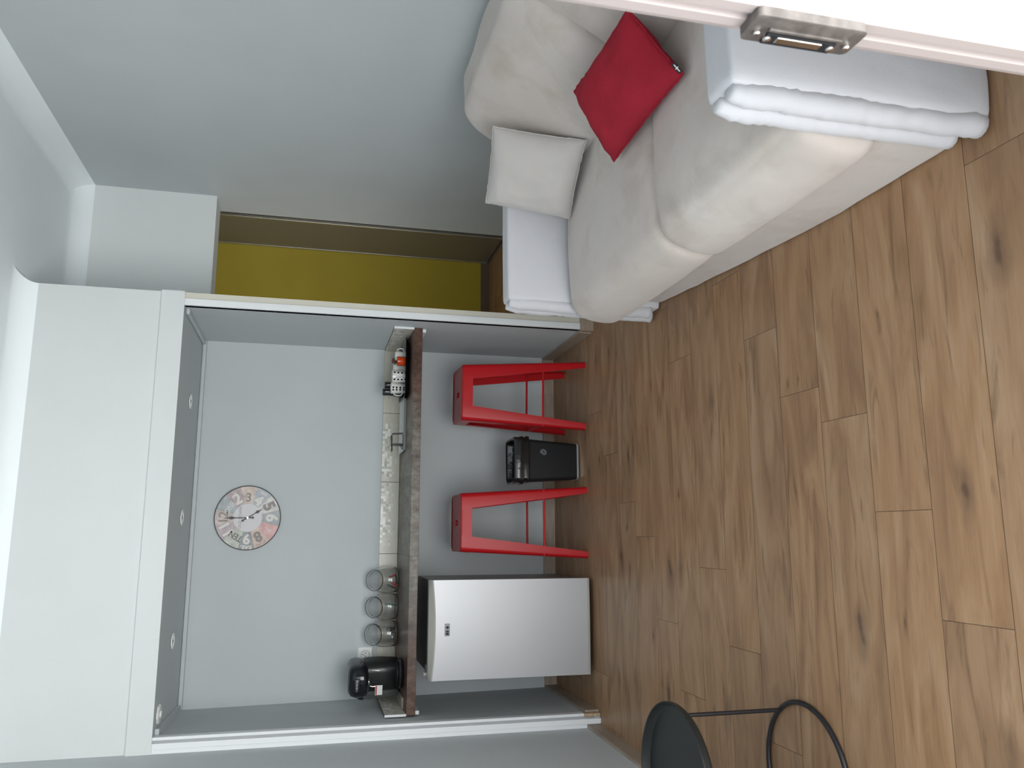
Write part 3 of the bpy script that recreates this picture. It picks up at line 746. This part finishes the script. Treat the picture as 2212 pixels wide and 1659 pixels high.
# ================================================================== WASTE BIN
def bin_():
    t = thing('waste_bin', 'slim black waste bin lined with a shiny black bag between the stools', 'bin', (1.297, .31, 0))
    cx, cy = 1.296, .318
    def ring(w, d, z, r=.02, dy=0, dx=0): return [(cx + dx + x, cy + dy + y, z) for x, y in rrect(w, d, r, 5)]
    bm = bmesh.new()
    loft(bm, [ring(.196, .125, .004), ring(.200, .130, .02), ring(.222, .160, .20), ring(.244, .190, .378), ring(.238, .184, .378), ring(.194, .124, .03)], True, True)
    obj('body', bm, M['black_matt'], t, smooth=40)
    bm = bmesh.new(); loft(bm, [ring(.204, .134, .007), ring(.206, .136, .017), ring(.200, .130, .0175), ring(.198, .128, .006)], False, False); obj('base_band', bm, M['silver_print'], t, smooth=40)
    # bag folded over the rim, wrinkled
    rnd = random.Random(5); bm = bmesh.new(); n = 96
    def rr(w, d, z, amp, fr, ph):
        base = rrect(w, d, .03, 23); out = []
        for i, (x, y) in enumerate(base):
            v = Vector((x, y, 0)).normalized(); q = noise.noise(Vector((x * 30, y * 30, z * fr + ph))) * amp
            q2 = noise.noise(Vector((x * 12 + 5, y * 12, z * 9 + ph))) * amp * 1.2
            out.append((cx + x + v.x * (q + q2), cy + y + v.y * (q + q2), z + q * .8))
        return out
    rings = [rr(.248, .194, .300, .010, 60, 0), rr(.262, .208, .310, .012, 60, 1), rr(.256, .202, .326, .013, 60, 2), rr(.266, .212, .344, .012, 60, 3), rr(.258, .204, .366, .009, 60, 4), rr(.254, .200, .386, .004, 60, 5), rr(.246, .192, .390, .003, 60, 6), rr(.232, .178, .380, .006, 60, 7), rr(.222, .168, .330, .010, 60, 8), rr(.205, .15, .24, .012, 60, 9), rr(.18, .12, .12, .012, 60, 10), rr(.15, .10, .06, .006, 60, 11)]
    loft(bm, rings, False, True)
    obj('bag', bm, M['bin_bag'], t, smooth='all')
    # small emblem print on the front face
    bm = bmesh.new(); ex, ez = 1.342, .218
    yf = cy - (.160 + (ez - .20) / .178 * .030) / 2
    pts = [(ex + .017 * math.cos(a) * (1 if math.sin(a) < .3 else .86), ez + .019 * math.sin(a) + .003 * math.cos(a)) for a in [2 * math.pi * i / 28 for i in range(28)]]
    sl = (.030 / 2) / .178
    loft(bm, [[(x, yf - (z - ez) * sl + o_, z) for x, z in pts] for o_ in (-.0012, -.0002)])
    e = obj('emblem', bm, M['grey_logo'], t)
    bm = bmesh.new()
    def bar(a, b_, w):
        a = Vector(a); b_ = Vector(b_); d = (b_ - a).normalized(); s = Vector((-d.y, d.x)) * w
        q = [a + s, b_ + s, b_ - s, a - s]
        loft(bm, [[(p.x, yf - (p.y - ez) * sl + o_, p.y) for p in q] for o_ in (-.0020, -.0010)])
    bar((ex - .010, ez + .004), (ex - .002, ez - .008), .0016); bar((ex - .002, ez - .008), (ex + .006, ez + .008), .0016); bar((ex + .000, ez - .004), (ex + .010, ez + .004), .0012)
    obj('emblem_mark', bm, M['black_matt'], e)
bin_()

# ================================================================== SIDE TABLE
def side_table():
    cx, cy = .185, -1.815
    t = thing('side_table', 'black metal tray-top side table with a ring base beside the left wall', 'side table', (cx, cy, 0))
    bm = bmesh.new(); zt = .437; R = .224
    lathe(bm, [(.001, zt - .026), (R - .030, zt - .026), (R - .012, zt - .024), (R - .004, zt - .016), (R, zt - .002), (R + .0025, zt), (R + .004, zt - .003), (R + .002, zt - .018), (R - .006, zt - .028), (R - .02, zt - .031), (.001, zt - .031)], (cx, cy, 0), 96, False, False)
    bmesh.ops.remove_doubles(bm, verts=bm.verts[:], dist=5e-4)
    obj('tray_top', bm, M['table_top'], t, smooth=30)
    bm = bmesh.new(); tube(bm, [(cx + .205 * math.cos(a), cy + .205 * math.sin(a), .008) for a in [2 * math.pi * i / 96 for i in range(96)]], .0078, 12, closed=True); obj('base_ring', bm, M['table_metal'], t, smooth=True)
    for a in (38, 158, 278):
        a = math.radians(a); bm = bmesh.new(); x, y = cx + .205 * math.cos(a), cy + .205 * math.sin(a)
        tube(bm, [(x, y, .010), (x, y, .2), (x, y, zt - .026)], .0065, 12); obj('leg', bm, M['table_metal'], t, smooth=True)
side_table()

# ================================================================== SOFA
def sofa():
    t = thing('sofa', 'cream two-seat sofa with boxy skirted arms along the right wall', 'sofa', (2.35, -1.76, 0))
    ya, yb_, yc, yd = -2.722, -2.605, -.905, -.790
    wav = lambda w: w + Vector((0, 0, 0))
    # base with skirt
    def sk(w):
        if w.z < .12:
            w.x += .004 * noise.noise(Vector((0, w.y * 14, 0))); w.z = max(w.z, .004)
        if w.x < 2: w.x += .085 * max(0, min(1, (w.y + 2.2) / 1.3)) ** 1.3
        return w
    bm = rbox((1.812, -2.62, .004), (2.84, -.89, .225), .008, 26, 0, .003, 6, fn=sk); obj('base', bm, M['sofa'], t, smooth='all')
    # seat cushions, front edge bulging over the base
    def cush(y0, y1, zt, r, bulge):
        def fn(w):
            fx = max(0, min(1, (2.10 - w.x) / .33))
            w.z -= .018 * fx * fx * max(0, min(1, (w.z - .22) / .2))
            w.x -= max(0, min(1, (2.3 - w.x) / .4)) * bulge * math.sin(math.pi * max(0, min(1, (w.z - .15) / .27)))
            w.z -= .008 * max(0, min(1, (2.0 - w.x) / .15)) * math.sin((w.y - y0) / (y1 - y0) * math.pi)
            return w
        bm = rbox((1.806, y0, .200), (2.62, y1, zt), r, 26, .016, .007, 5, fn=fn)
        return obj('seat_cushion', bm, M['sofa'], t, smooth='all')
    cush(-1.838, -.902, .440, .055, .034)
    nc = cush(-2.604, -1.828, .446, .046, .040)
    # piping seams of the seat cushions
    bm = bmesh.new(); tube(bm, [(1.800, -2.585, .262), (1.80, -2.2, .236), (1.80, -1.86, .25)], .0001, 4)
    bm.free()
    # back cushions, leaning on the wall side
    def back(y0, y1, far):
        def fn(w):
            w.x += .58 * max(0, (w.z - .44)) * max(0, (2.872 - w.x)) / .50
            return w
        bm = rbox((2.375, y0, .42), (2.872, y1, .905), .105, 24, .0, .010, 4, fn=fn)
        return obj('back_cushion', bm, M['sofa'], t, smooth='all')
    back(-1.800, -.868, 1); back(-2.62, -1.790, 0)
    obj('back_frame', rbox((2.72, -2.70, .02), (2.878, -.81, .70), .03, 8, 0, 0), M['sofa'], t, smooth='all')
    # arms with two soft rolls down the front edge
    for (y0, y1, mt, xo, za) in ((ya, yb_, M['sofa_cover'], 0, .658), (yc, yd, M['sofa_cover'], .048, .694)):
        def fa(w):
            if w.z < .1: w.y += .004 * math.sin(w.x * 22)
            return w
        bm = rbox((1.822 + xo, y0, .006), (2.86, y1, za), .014, 22, .004, .004, 4, fn=fa)
        arm = obj('arm', bm, mt, t, smooth='all')
        for k, yy in enumerate((y0 + .030, y1 - .030)):
            bm = bmesh.new(); pts = []; n = 44
            zb = .018 if k == (0 if y0 < -2 else 1) else .048
            for i in range(n + 1):
                f = i / n; z = zb + (za - .008 - zb) * f
                pts.append((1.812 + xo - .004 * math.sin(f * 3.14) + .004 * noise.noise(Vector((f * 9, yy * 7, 1))), yy + .005 * noise.noise(Vector((f * 8, yy * 9, 3))), z))
            tube(bm, pts, .0275, 14, rf=lambda f, r: r * (1 + .13 * noise.noise(Vector((f * 40, yy * 5, 0)))) * (1 - .35 * max(0, (f - .93) / .07)) * (1 + .08 * max(0, 1 - f * 14)))
            obj('front_roll', bm, mt, arm, smooth='all')
    return t
sofa()

def pillow(name, c4, m, thick, label, pinch=.03, seed=0, tagit=False):
    """soft square cushion from its four corners (BL, BR, TR, TL)"""
    BL, BR, TR, TL = [Vector(c) for c in c4]; n = 28
    nrm = (BR - BL).cross(TL - BL).normalized()
    if nrm.dot(Vector((CX, CY, CZ)) - BL) < 0: nrm = -nrm
    bm = bmesh.new(); grids = []
    ctr = (BL + BR + TR + TL) / 4
    for side in (1, -1):
        g = []
        for i in range(n + 1):
            row = []
            for j in range(n + 1):
                u, v = -1 + 2 * i / n, -1 + 2 * j / n
                u = math.copysign(1 - (1 - abs(u)) ** 1.3, u); v = math.copysign(1 - (1 - abs(v)) ** 1.3, v)
                a, b_ = (u + 1) / 2, (v + 1) / 2
                p = BL.lerp(BR, a).lerp(TL.lerp(TR, a), b_)
                # sides drawn in between the corners
                k = pinch * (1 + .5 * noise.noise(Vector((u * 3, v * 3, seed))))
                p += (ctr - p) * k * ((1 - v * v) * u * u + (1 - u * u) * v * v)
                h = thick / 2 * ((1 - u ** 4) * (1 - v ** 4)) ** .62 * (1 - .12 * (u * u + v * v))
                wr = noise.noise(Vector((u * 2.2 + seed, v * 2.2, side))) * .010 + noise.noise(Vector((u * 6 + seed, v * 6, side * 3))) * .005
                edge = max(abs(u), abs(v))
                if edge < .999: p = p + nrm * side * (h + wr * (1 - edge ** 6))
                else: p = p + nrm * .004 * noise.noise(Vector((u * 9, v * 9, seed))) + (p - ctr).normalized() * .007 * noise.noise(Vector((u * 11 + seed, v * 11, 7)))
                row.append(p)
            g.append(row)
        grids.append(g)
    V = {}
    def gv(s, i, j):
        k = (s if 0 < i < n and 0 < j < n else 0, i, j)
        if k not in V: V[k] = bm.verts.new(grids[s][i][j])
        return V[k]
    for s in (0, 1):
        for i in range(n):
            for j in range(n):
                f = [gv(s, i, j), gv(s, i + 1, j), gv(s, i + 1, j + 1), gv(s, i, j + 1)]
                if s: f = f[::-1]
                bm.faces.new(f)
    t = thing(name, label, 'cushion', tuple((BL + BR) / 2))
    cv = obj('cover', bm, m, t, smooth='all')
    bm = bmesh.new(); pts = []
    for s_ in range(4):
        for k in range(n):
            i, j = [(k, 0), (n, k), (n - k, n), (0, n - k)][s_]
            pts.append(grids[0][i][j])
    tube(bm, pts, .0028, 6, closed=True)
    obj('piping', bm, m, t, smooth='all')
    return t, cv, grids
PX = lambda px, py, ax, val: ray(px, py, ax, val)
pillow('sofa_cushion', [PX(1230, 472, 2, .462), PX(1266, 303, 2, .492), PX(1065, 273, 2, .822), PX(1049, 438, 2, .800)], M['cushion_grey'], .13,
       'pale grey square cushion leaning in the far corner of the sofa', .03, 3)
tr, cv, g = pillow('sofa_cushion', [PX(1326, 349, 2, .478), PX(1476, 160, 2, .482), PX(1357, 18, 2, .640), PX(1240, 197, 2, .640)], M['cushion_red'], .13,
       'crimson rectangular cushion lying on the seat against the sofa back', .03, 9)
# sewn tag on the red cushion, right lower corner
p = PX(1462, 147, 2, .500) + (Vector((CX, CY, CZ)) - PX(1462, 147, 2, .500)).normalized() * .012
vd = (Vector((CX, CY, CZ)) - p).normalized()
d1 = (PX(1470, 156, 2, .505) - PX(1454, 138, 2, .505)); d1 = (d1 - vd * d1.dot(vd)).normalized(); d2 = vd.cross(d1).normalized()
def tagbox(w, h, o0, o1, c=p):
    bm = bmesh.new()
    loft(bm, [[c + d1 * a + d2 * b_ + vd * o for a, b_ in ((-w, -h), (w, -h), (w, h), (-w, h))] for o in (o0, o1)]); return bm
tg = obj('sewn_tag', tagbox(.017, .0065, 0, .0012), M['black_matt'], tr)
bm = tagbox(.013, .0016, .0012, .0018); b2 = tagbox(.0016, .005, .0012, .0019)
me_ = bpy.data.meshes.new('t'); b2.to_mesh(me_); b2.free(); bm.from_mesh(me_); bpy.data.meshes.remove(me_)
obj('tag_stitching', bm, M['ceramic'], tg)

# ================================================================== THINGS ON THE COUNTER
ZC = .960
def coffee():
    x, y = .140, .47
    t = thing('coffee_machine', 'black capsule coffee machine with smoky water tank at left end of counter', 'coffee machine', (x, y, ZC))
    rot = Matrix.Translation((x, y, ZC)) @ Matrix.Rotation(math.radians(-8), 4, 'Z')
    def part(name, bm, m, parent=t, smooth=35): return obj(name, xf(bm, rot), m, parent, smooth=smooth)
    # local: x right, -y front
    bm = bmesh.new(); lathe(bm, [(.066, 0), (.074, .003), (.077, .012), (.074, .022), (.060, .026), (.001, .026)], (.046, -.085, 0), 40, cap1=False)
    part('drip_tray', bm, M['black_gloss'])
    bm = bmesh.new(); lathe(bm, [(.062, .026), (.064, .028), (.064, .031), (.001, .031)], (.046, -.085, 0), 40, cap1=False); part('drip_grid', bm, M['black_matt'])
    bm = bmesh.new(); rings = []
    for z, w, d, yo in ((.0, .130, .150, .045), (.02, .150, .165, .040), (.10, .160, .165, .040), (.17, .160, .17, .035), (.205, .150, .17, .03)):
        rings.append([(.010 + a, yo + b_, z) for a, b_ in rrect(w, d, .05, 7)])
    loft(bm, rings); part('column', bm, M['black'])
    bm = bmesh.new(); rings = []
    for z, w, d, yo in ((.178, .120, .16, -.055), (.186, .148, .22, -.036), (.205, .166, .25, -.022), (.240, .168, .265, -.015), (.264, .152, .25, -.012), (.278, .115, .20, -.01), (.283, .05, .10, -.01)):
        rings.append([(.012 + a, yo + b_, z) for a, b_ in rrect(w, d, min(w, d) * .42, 8)])
    loft(bm, rings); hd = part('brew_head', bm, M['black_gloss'], smooth='all')
    bm = bmesh.new(); box(bm, (-.018, -.158, .222), (.042, -.142, .250), .004); part('front_panel', bm, M['black'], hd)
    bm = bmesh.new(); M4 = Matrix((Vector((1, 0, 0)), Vector((0, 0, 1)), Vector((0, -1, 0)))).transposed().to_4x4(); M4.translation = Vector((.016, -.1590, .237)); add_text(bm, 'BOSCH', .0135, M4, 0, .0003, bold=.0003)
    M5 = M4.copy(); M5.translation = Vector((-.012, -.1590, .237)); 
    loft(bm, [circle((-.0135, -.1588, .237), r_, 20, (1, 0, 0), (0, 0, 1)) for r_ in (.0045, .0036)], False, False)
    part('lettering', bm, M['silver_print'], hd, smooth=False)
    bm = bmesh.new(); loft(bm, [circle((.012, -.100, z), r, 20) for z, r in ((.190, .016), (.172, .014), (.168, .010))]); part('spout', bm, M['chrome'])
    for sx in (-1, 1):
        bm = bmesh.new(); tube(bm, [(.012 + sx * .038, -.046, .165), (.012 + sx * .042, -.050, .150), (.012 + sx * .040, -.050, .120), (.012 + sx * .040, -.048, .105)], .0028, 8); part('chrome_strip', bm, M['chrome'], smooth=True)
    bm = bmesh.new(); rings = []
    for z, w, d in ((.012, .055, .11), (.03, .062, .12), (.14, .070, .13), (.190, .072, .13)):
        rings.append([(-.085 + a, .075 + b_, z) for a, b_ in rrect(w, d, .025, 6)])
    loft(bm, rings); tk = part('water_tank', bm, M['smoke'])
    bm = bmesh.new(); rings = [[(-.085 + a, .075 + b_, z) for a, b_ in rrect(w, d, .025, 6)] for z, w, d in ((.190, .078, .136), (.215, .072, .13), (.232, .05, .10))]
    loft(bm, rings); part('tank_lid', bm, M['black'], tk)
    bm = bmesh.new(); box(bm, (-.072, -.058, .098), (-.022, -.056, .136)); card = part('price_card', bm, M['white_plastic'], smooth=False)
    bm = bmesh.new(); box(bm, (-.070, -.0592, .127), (-.024, -.0578, .134)); part('card_stripe', bm, M['red_paper'], card, smooth=False)
coffee()

cb = obj('cutting_board', B((.010, .288, ZC), (.067, .620, ZC + .010), .003), M['marble']); tag(cb, 'glossy marbled board lying at the left end of the counter below the coffee machine', 'cutting board')

def jar(first=None, loc=None, label=None, rz=0):
    if first is not None: return copy_tree(first, loc, rz, label)
    t = thing('glass_jar', label, 'jar', (0, 0, 0), 'slant-mouthed glass jars on the counter')
    bm = bmesh.new(); n = 40
    def ring(c, r, tilt, ry=None):
        a = math.radians(tilt); return circle(c, r, n, (1, 0, 0), (0, math.cos(a), math.sin(a)), ry)
    def shell(off):
        R_s = []
        for c, r, tl, ry in (((0, 0, .001), .046, 0, None), ((0, 0, .004), .056, 0, None), ((0, 0, .014), .0635, 0, None), ((0, 0, .045), .0665, 0, None), ((0, .001, .078), .067, 8, .064), ((0, .000, .104), .064, 24, .061), ((0, -.006, .120), .056, 40, .056), ((0, -.020, .128), .048, 52, .048), ((0, -.029, .132), .049, 56, .049), ((0, -.033, .135), .054, 56, .054), ((0, -.039, .139), .054, 56, .054)):
            rr = r - off; ry2 = (ry if ry else r) - off
            cc = Vector(c) + (Vector((0, 0, off)) if c[2] < .01 else Vector((0, 0, 0)))
            R_s.append(ring(cc, rr, tl, ry2))
        return R_s
    outer = shell(0); inner = shell(.0028)
    loft(bm, outer + inner[::-1], True, True)
    obj('jar_body', bm, M['glass'], t, smooth=60)
    t.location = loc; t.scale = (1.09, 1.07, 1)
    return t
YJ = .672
j0 = jar(None, (.637, YJ, ZC), 'clear slant-mouthed glass jar with red and dark sachets, nearest the clock side')
jar(j0, (.490, YJ, ZC), 'clear slant-mouthed glass jar holding a green stick, middle of the three')
jar(j0, (.343, YJ, ZC), 'clear slant-mouthed glass jar with black and grey pods beside the coffee machine')
def sachet(name, c, s, rot, m, label, group, cat='sachet'):
    bm = rbox((-s[0] / 2, -s[1] / 2, -s[2] / 2), (s[0] / 2, s[1] / 2, s[2] / 2), min(s) * .45, 6, .001)
    from mathutils import Euler
    xf(bm, Matrix.Translation(c) @ Euler([math.radians(a) for a in rot]).to_matrix().to_4x4())
    return tag(obj(name, bm, m, None, smooth='all'), label, cat, group)
sachet('sugar_sachet', (.612, YJ - .028, ZC + .024), (.012, .007, .042), (0, 35, 10), M['red_paper'], 'red sachet low in the rightmost glass jar, left side of it', 'sachets in the right jar')
sachet('sugar_sachet', (.660, YJ - .020, ZC + .034), (.010, .006, .040), (0, -20, 0), M['red_paper'], 'red sachet standing at the right side inside the rightmost glass jar', 'sachets in the right jar')
sachet('coffee_stick', (.640, YJ - .036, ZC + .013), (.050, .007, .008), (0, -15, 0), M['black'], 'dark stick lying on the floor of the rightmost glass jar', 'sachets in the right jar', 'stick')
sachet('coffee_stick', (.600, YJ - .010, ZC + .040), (.008, .006, .046), (0, 25, 0), M['black'], 'dark stick leaning at the left inside the rightmost glass jar', 'sachets in the right jar', 'stick')
sachet('green_stick', (.502, YJ - .030, ZC + .040), (.009, .006, .070), (0, 8, 0), M['green_plastic'], 'green plastic stick standing in the middle glass jar', 'stick in the middle jar', 'stick')
sachet('coffee_pod', (.372, YJ - .032, ZC + .050), (.028, .010, .010), (0, 80, 0), M['black'], 'black pod in the glass jar beside the coffee machine, upper of two', 'pods in the left jar', 'pod')
sachet('coffee_pod', (.368, YJ - .040, ZC + .032), (.030, .010, .012), (0, 60, 0), M['black'], 'black pod in the glass jar beside the coffee machine, lower of two', 'pods in the left jar', 'pod')
sachet('coffee_pod', (.332, YJ - .020, ZC + .024), (.044, .030, .034), (0, 10, 20), M['grey_foil'], 'grey foil pod at the bottom of the jar beside the coffee machine', 'pods in the left jar', 'pod')

# pale board, wire stand
bm = bmesh.new(); q0 = rrect(.29, .21, .004, 3); q1 = rrect(.31, .235, .006, 3)
loft(bm, [[(1.505 + a, .575 + b_, ZC) for a, b_ in q0], [(1.505 + a, .575 + b_, ZC + .014) for a, b_ in q1], [(1.505 + a * .985, .575 + b_ * .98, ZC + .014) for a, b_ in q1], [(1.505 + a * .97, .575 + b_ * .97, ZC + .004) for a, b_ in q0]])
tag(obj('serving_dish', bm, M['board_glass'], None, smooth=30), 'shallow pale rectangular serving dish on the counter left of the black tray', 'serving dish')
t = thing('wire_holder', 'small black wire holder standing in the pale serving dish', 'wire holder', (1.40, .50, ZC + .004))
zb = ZC + .0045
for yy in (.475, .525):
    bm = bmesh.new(); tube(bm, [(1.365, yy, zb + .004), (1.450, yy, zb + .004), (1.456, yy, zb + .012), (1.452, yy, zb + .066), (1.444, yy, zb + .072), (1.352, yy, zb + .068)], .0022, 8); obj('wire_loop', bm, M['black'], t, smooth=True)
obj('cross_bar', B((1.386, .470, zb + .004), (1.396, .530, zb + .064), .002), M['black'], t)
bm = bmesh.new(); lathe(bm, [(.004, 0), (.012, .006), (.012, .014), (.003, .02)], (1.378, .50, zb), 14); obj('weight', bm, M['grey_foil'], t, smooth=30)

# black tray with flared rim
bm = bmesh.new(); q0 = rrect(.270, .24, .012, 4); q1 = rrect(.335, .315, .016, 4); cx, cy = 1.812, .468
loft(bm, [[(cx + a, cy + b_, ZC) for a, b_ in q0], [(cx + a, cy + b_, ZC + .027) for a, b_ in q1], [(cx + a * .985, cy + b_ * .983, ZC + .0275) for a, b_ in q1], [(cx + a * .98, cy + b_ * .98, ZC + .0035) for a, b_ in q0]])
tag(obj('serving_tray', bm, M['black_gloss'], None, smooth=30), 'black rectangular tray with flared rim carrying the cups', 'tray')
ZT = ZC + .004
def cup(name, x, y, r, h, m, label, handle=None, dots=0, group=None, taper=.85):
    t = thing(name, label, 'cup', (x, y, ZT), group)
    bm = bmesh.new(); lathe(bm, [(r * taper * .9, 0), (r * taper, .004), (r, h * .9), (r, h), (r - .003, h), (r * taper - .003, .007), (.0005, .006)], (x, y, ZT), 32, cap1=False)
    for (a0, zf) in dots or ():
        a = math.radians(a0); rr = r * (taper + (1 - taper) * zf) + .0003
        n_ = Vector((math.cos(a), math.sin(a), 0)); s = Vector((-math.sin(a), math.cos(a), 0)); c = Vector((x, y, ZT + h * zf)) + n_ * rr
        loft(bm, [circle(c - n_ * .001, .0060, 12, s, (0, 0, 1)), circle(c + n_ * .0006, .0060, 12, s, (0, 0, 1))], mi=1)
    obj('cup_body', bm, [m, M['dark_hole']], t, smooth=40)
    if handle is not None:
        a = math.radians(handle); d = Vector((math.cos(a), math.sin(a), 0)); c = Vector((x, y, ZT))
        bm = bmesh.new(); tube(bm, [c + d * (r - .003) + Vector((0, 0, h * .78)), c + d * (r + .012) + Vector((0, 0, h * .82)), c + d * (r + .020) + Vector((0, 0, h * .6)), c + d * (r + .018) + Vector((0, 0, h * .35)), c + d * (r - .004) + Vector((0, 0, h * .22))], .0035, 8)
        obj('handle', bm, m, t, smooth=True)
    return t
dt = [(a, z) for a in (-128, -62) for z in (.16, .40, .64, .88)]
cup('polka_cup', 1.768, .412, .037, .086, M['ceramic'], 'white polka-dot cup standing on the tray beside the orange cup', -110, dt, 'white polka-dot cups')
cup('polka_cup', 1.712, .468, .034, .086, M['ceramic'], 'white polka-dot cup at the left side of the tray, before the black bottles', -155, [(a, z) for a in (-118, -95) for z in (.18, .42, .66, .88)], 'white polka-dot cups')
cup('orange_cup', 1.850, .380, .027, .062, M['orange'], 'small orange cup at the front of the black tray', None, 0)
cup('white_mug', 1.893, .440, .026, .070, M['ceramic'], 'plain white mug behind the orange cup, handle to the right', 10, 0, 'plain white mugs', .97)
cup('white_mug', 1.826, .492, .028, .074, M['ceramic'], 'plain white mug between the orange cup and the polka-dot cups', -60, 0, 'plain white mugs', .97)
sachet('sugar_sachet', (1.870, .500, ZT + .041), (.030, .012, .080), (0, 12, 0), M['brown_paper'], 'brown paper sachet standing behind the orange cup', 'brown sachet on the tray')
def mill(x, y, h, label):
    t = thing('pepper_mill', label, 'bottle', (x, y, ZT), 'black bottles on the tray')
    bm = bmesh.new(); lathe(bm, [(.030, 0), (.031, .006), (.029, .030), (.021, .070), (.0195, h * .75), (.020, h - .004), (.018, h), (.001, h)], (x, y, ZT), 28, cap1=False); b_ = obj('bottle_body', bm, M['black'], t, smooth=40)
    bm = box(bmesh.new(), (x - .0012, y - .0218, ZT + h - .038), (x + .0012, y - .0190, ZT + h - .014)); obj('painted_glint', bm, M['ceramic'], b_)  # white bar painted as the highlight on the black bottle
mill(1.742, .560, .114, 'black waisted bottle at the back left of the tray, the right one of two')
mill(1.698, .540, .126, 'black waisted bottle at the back left of the tray, the left and taller one')
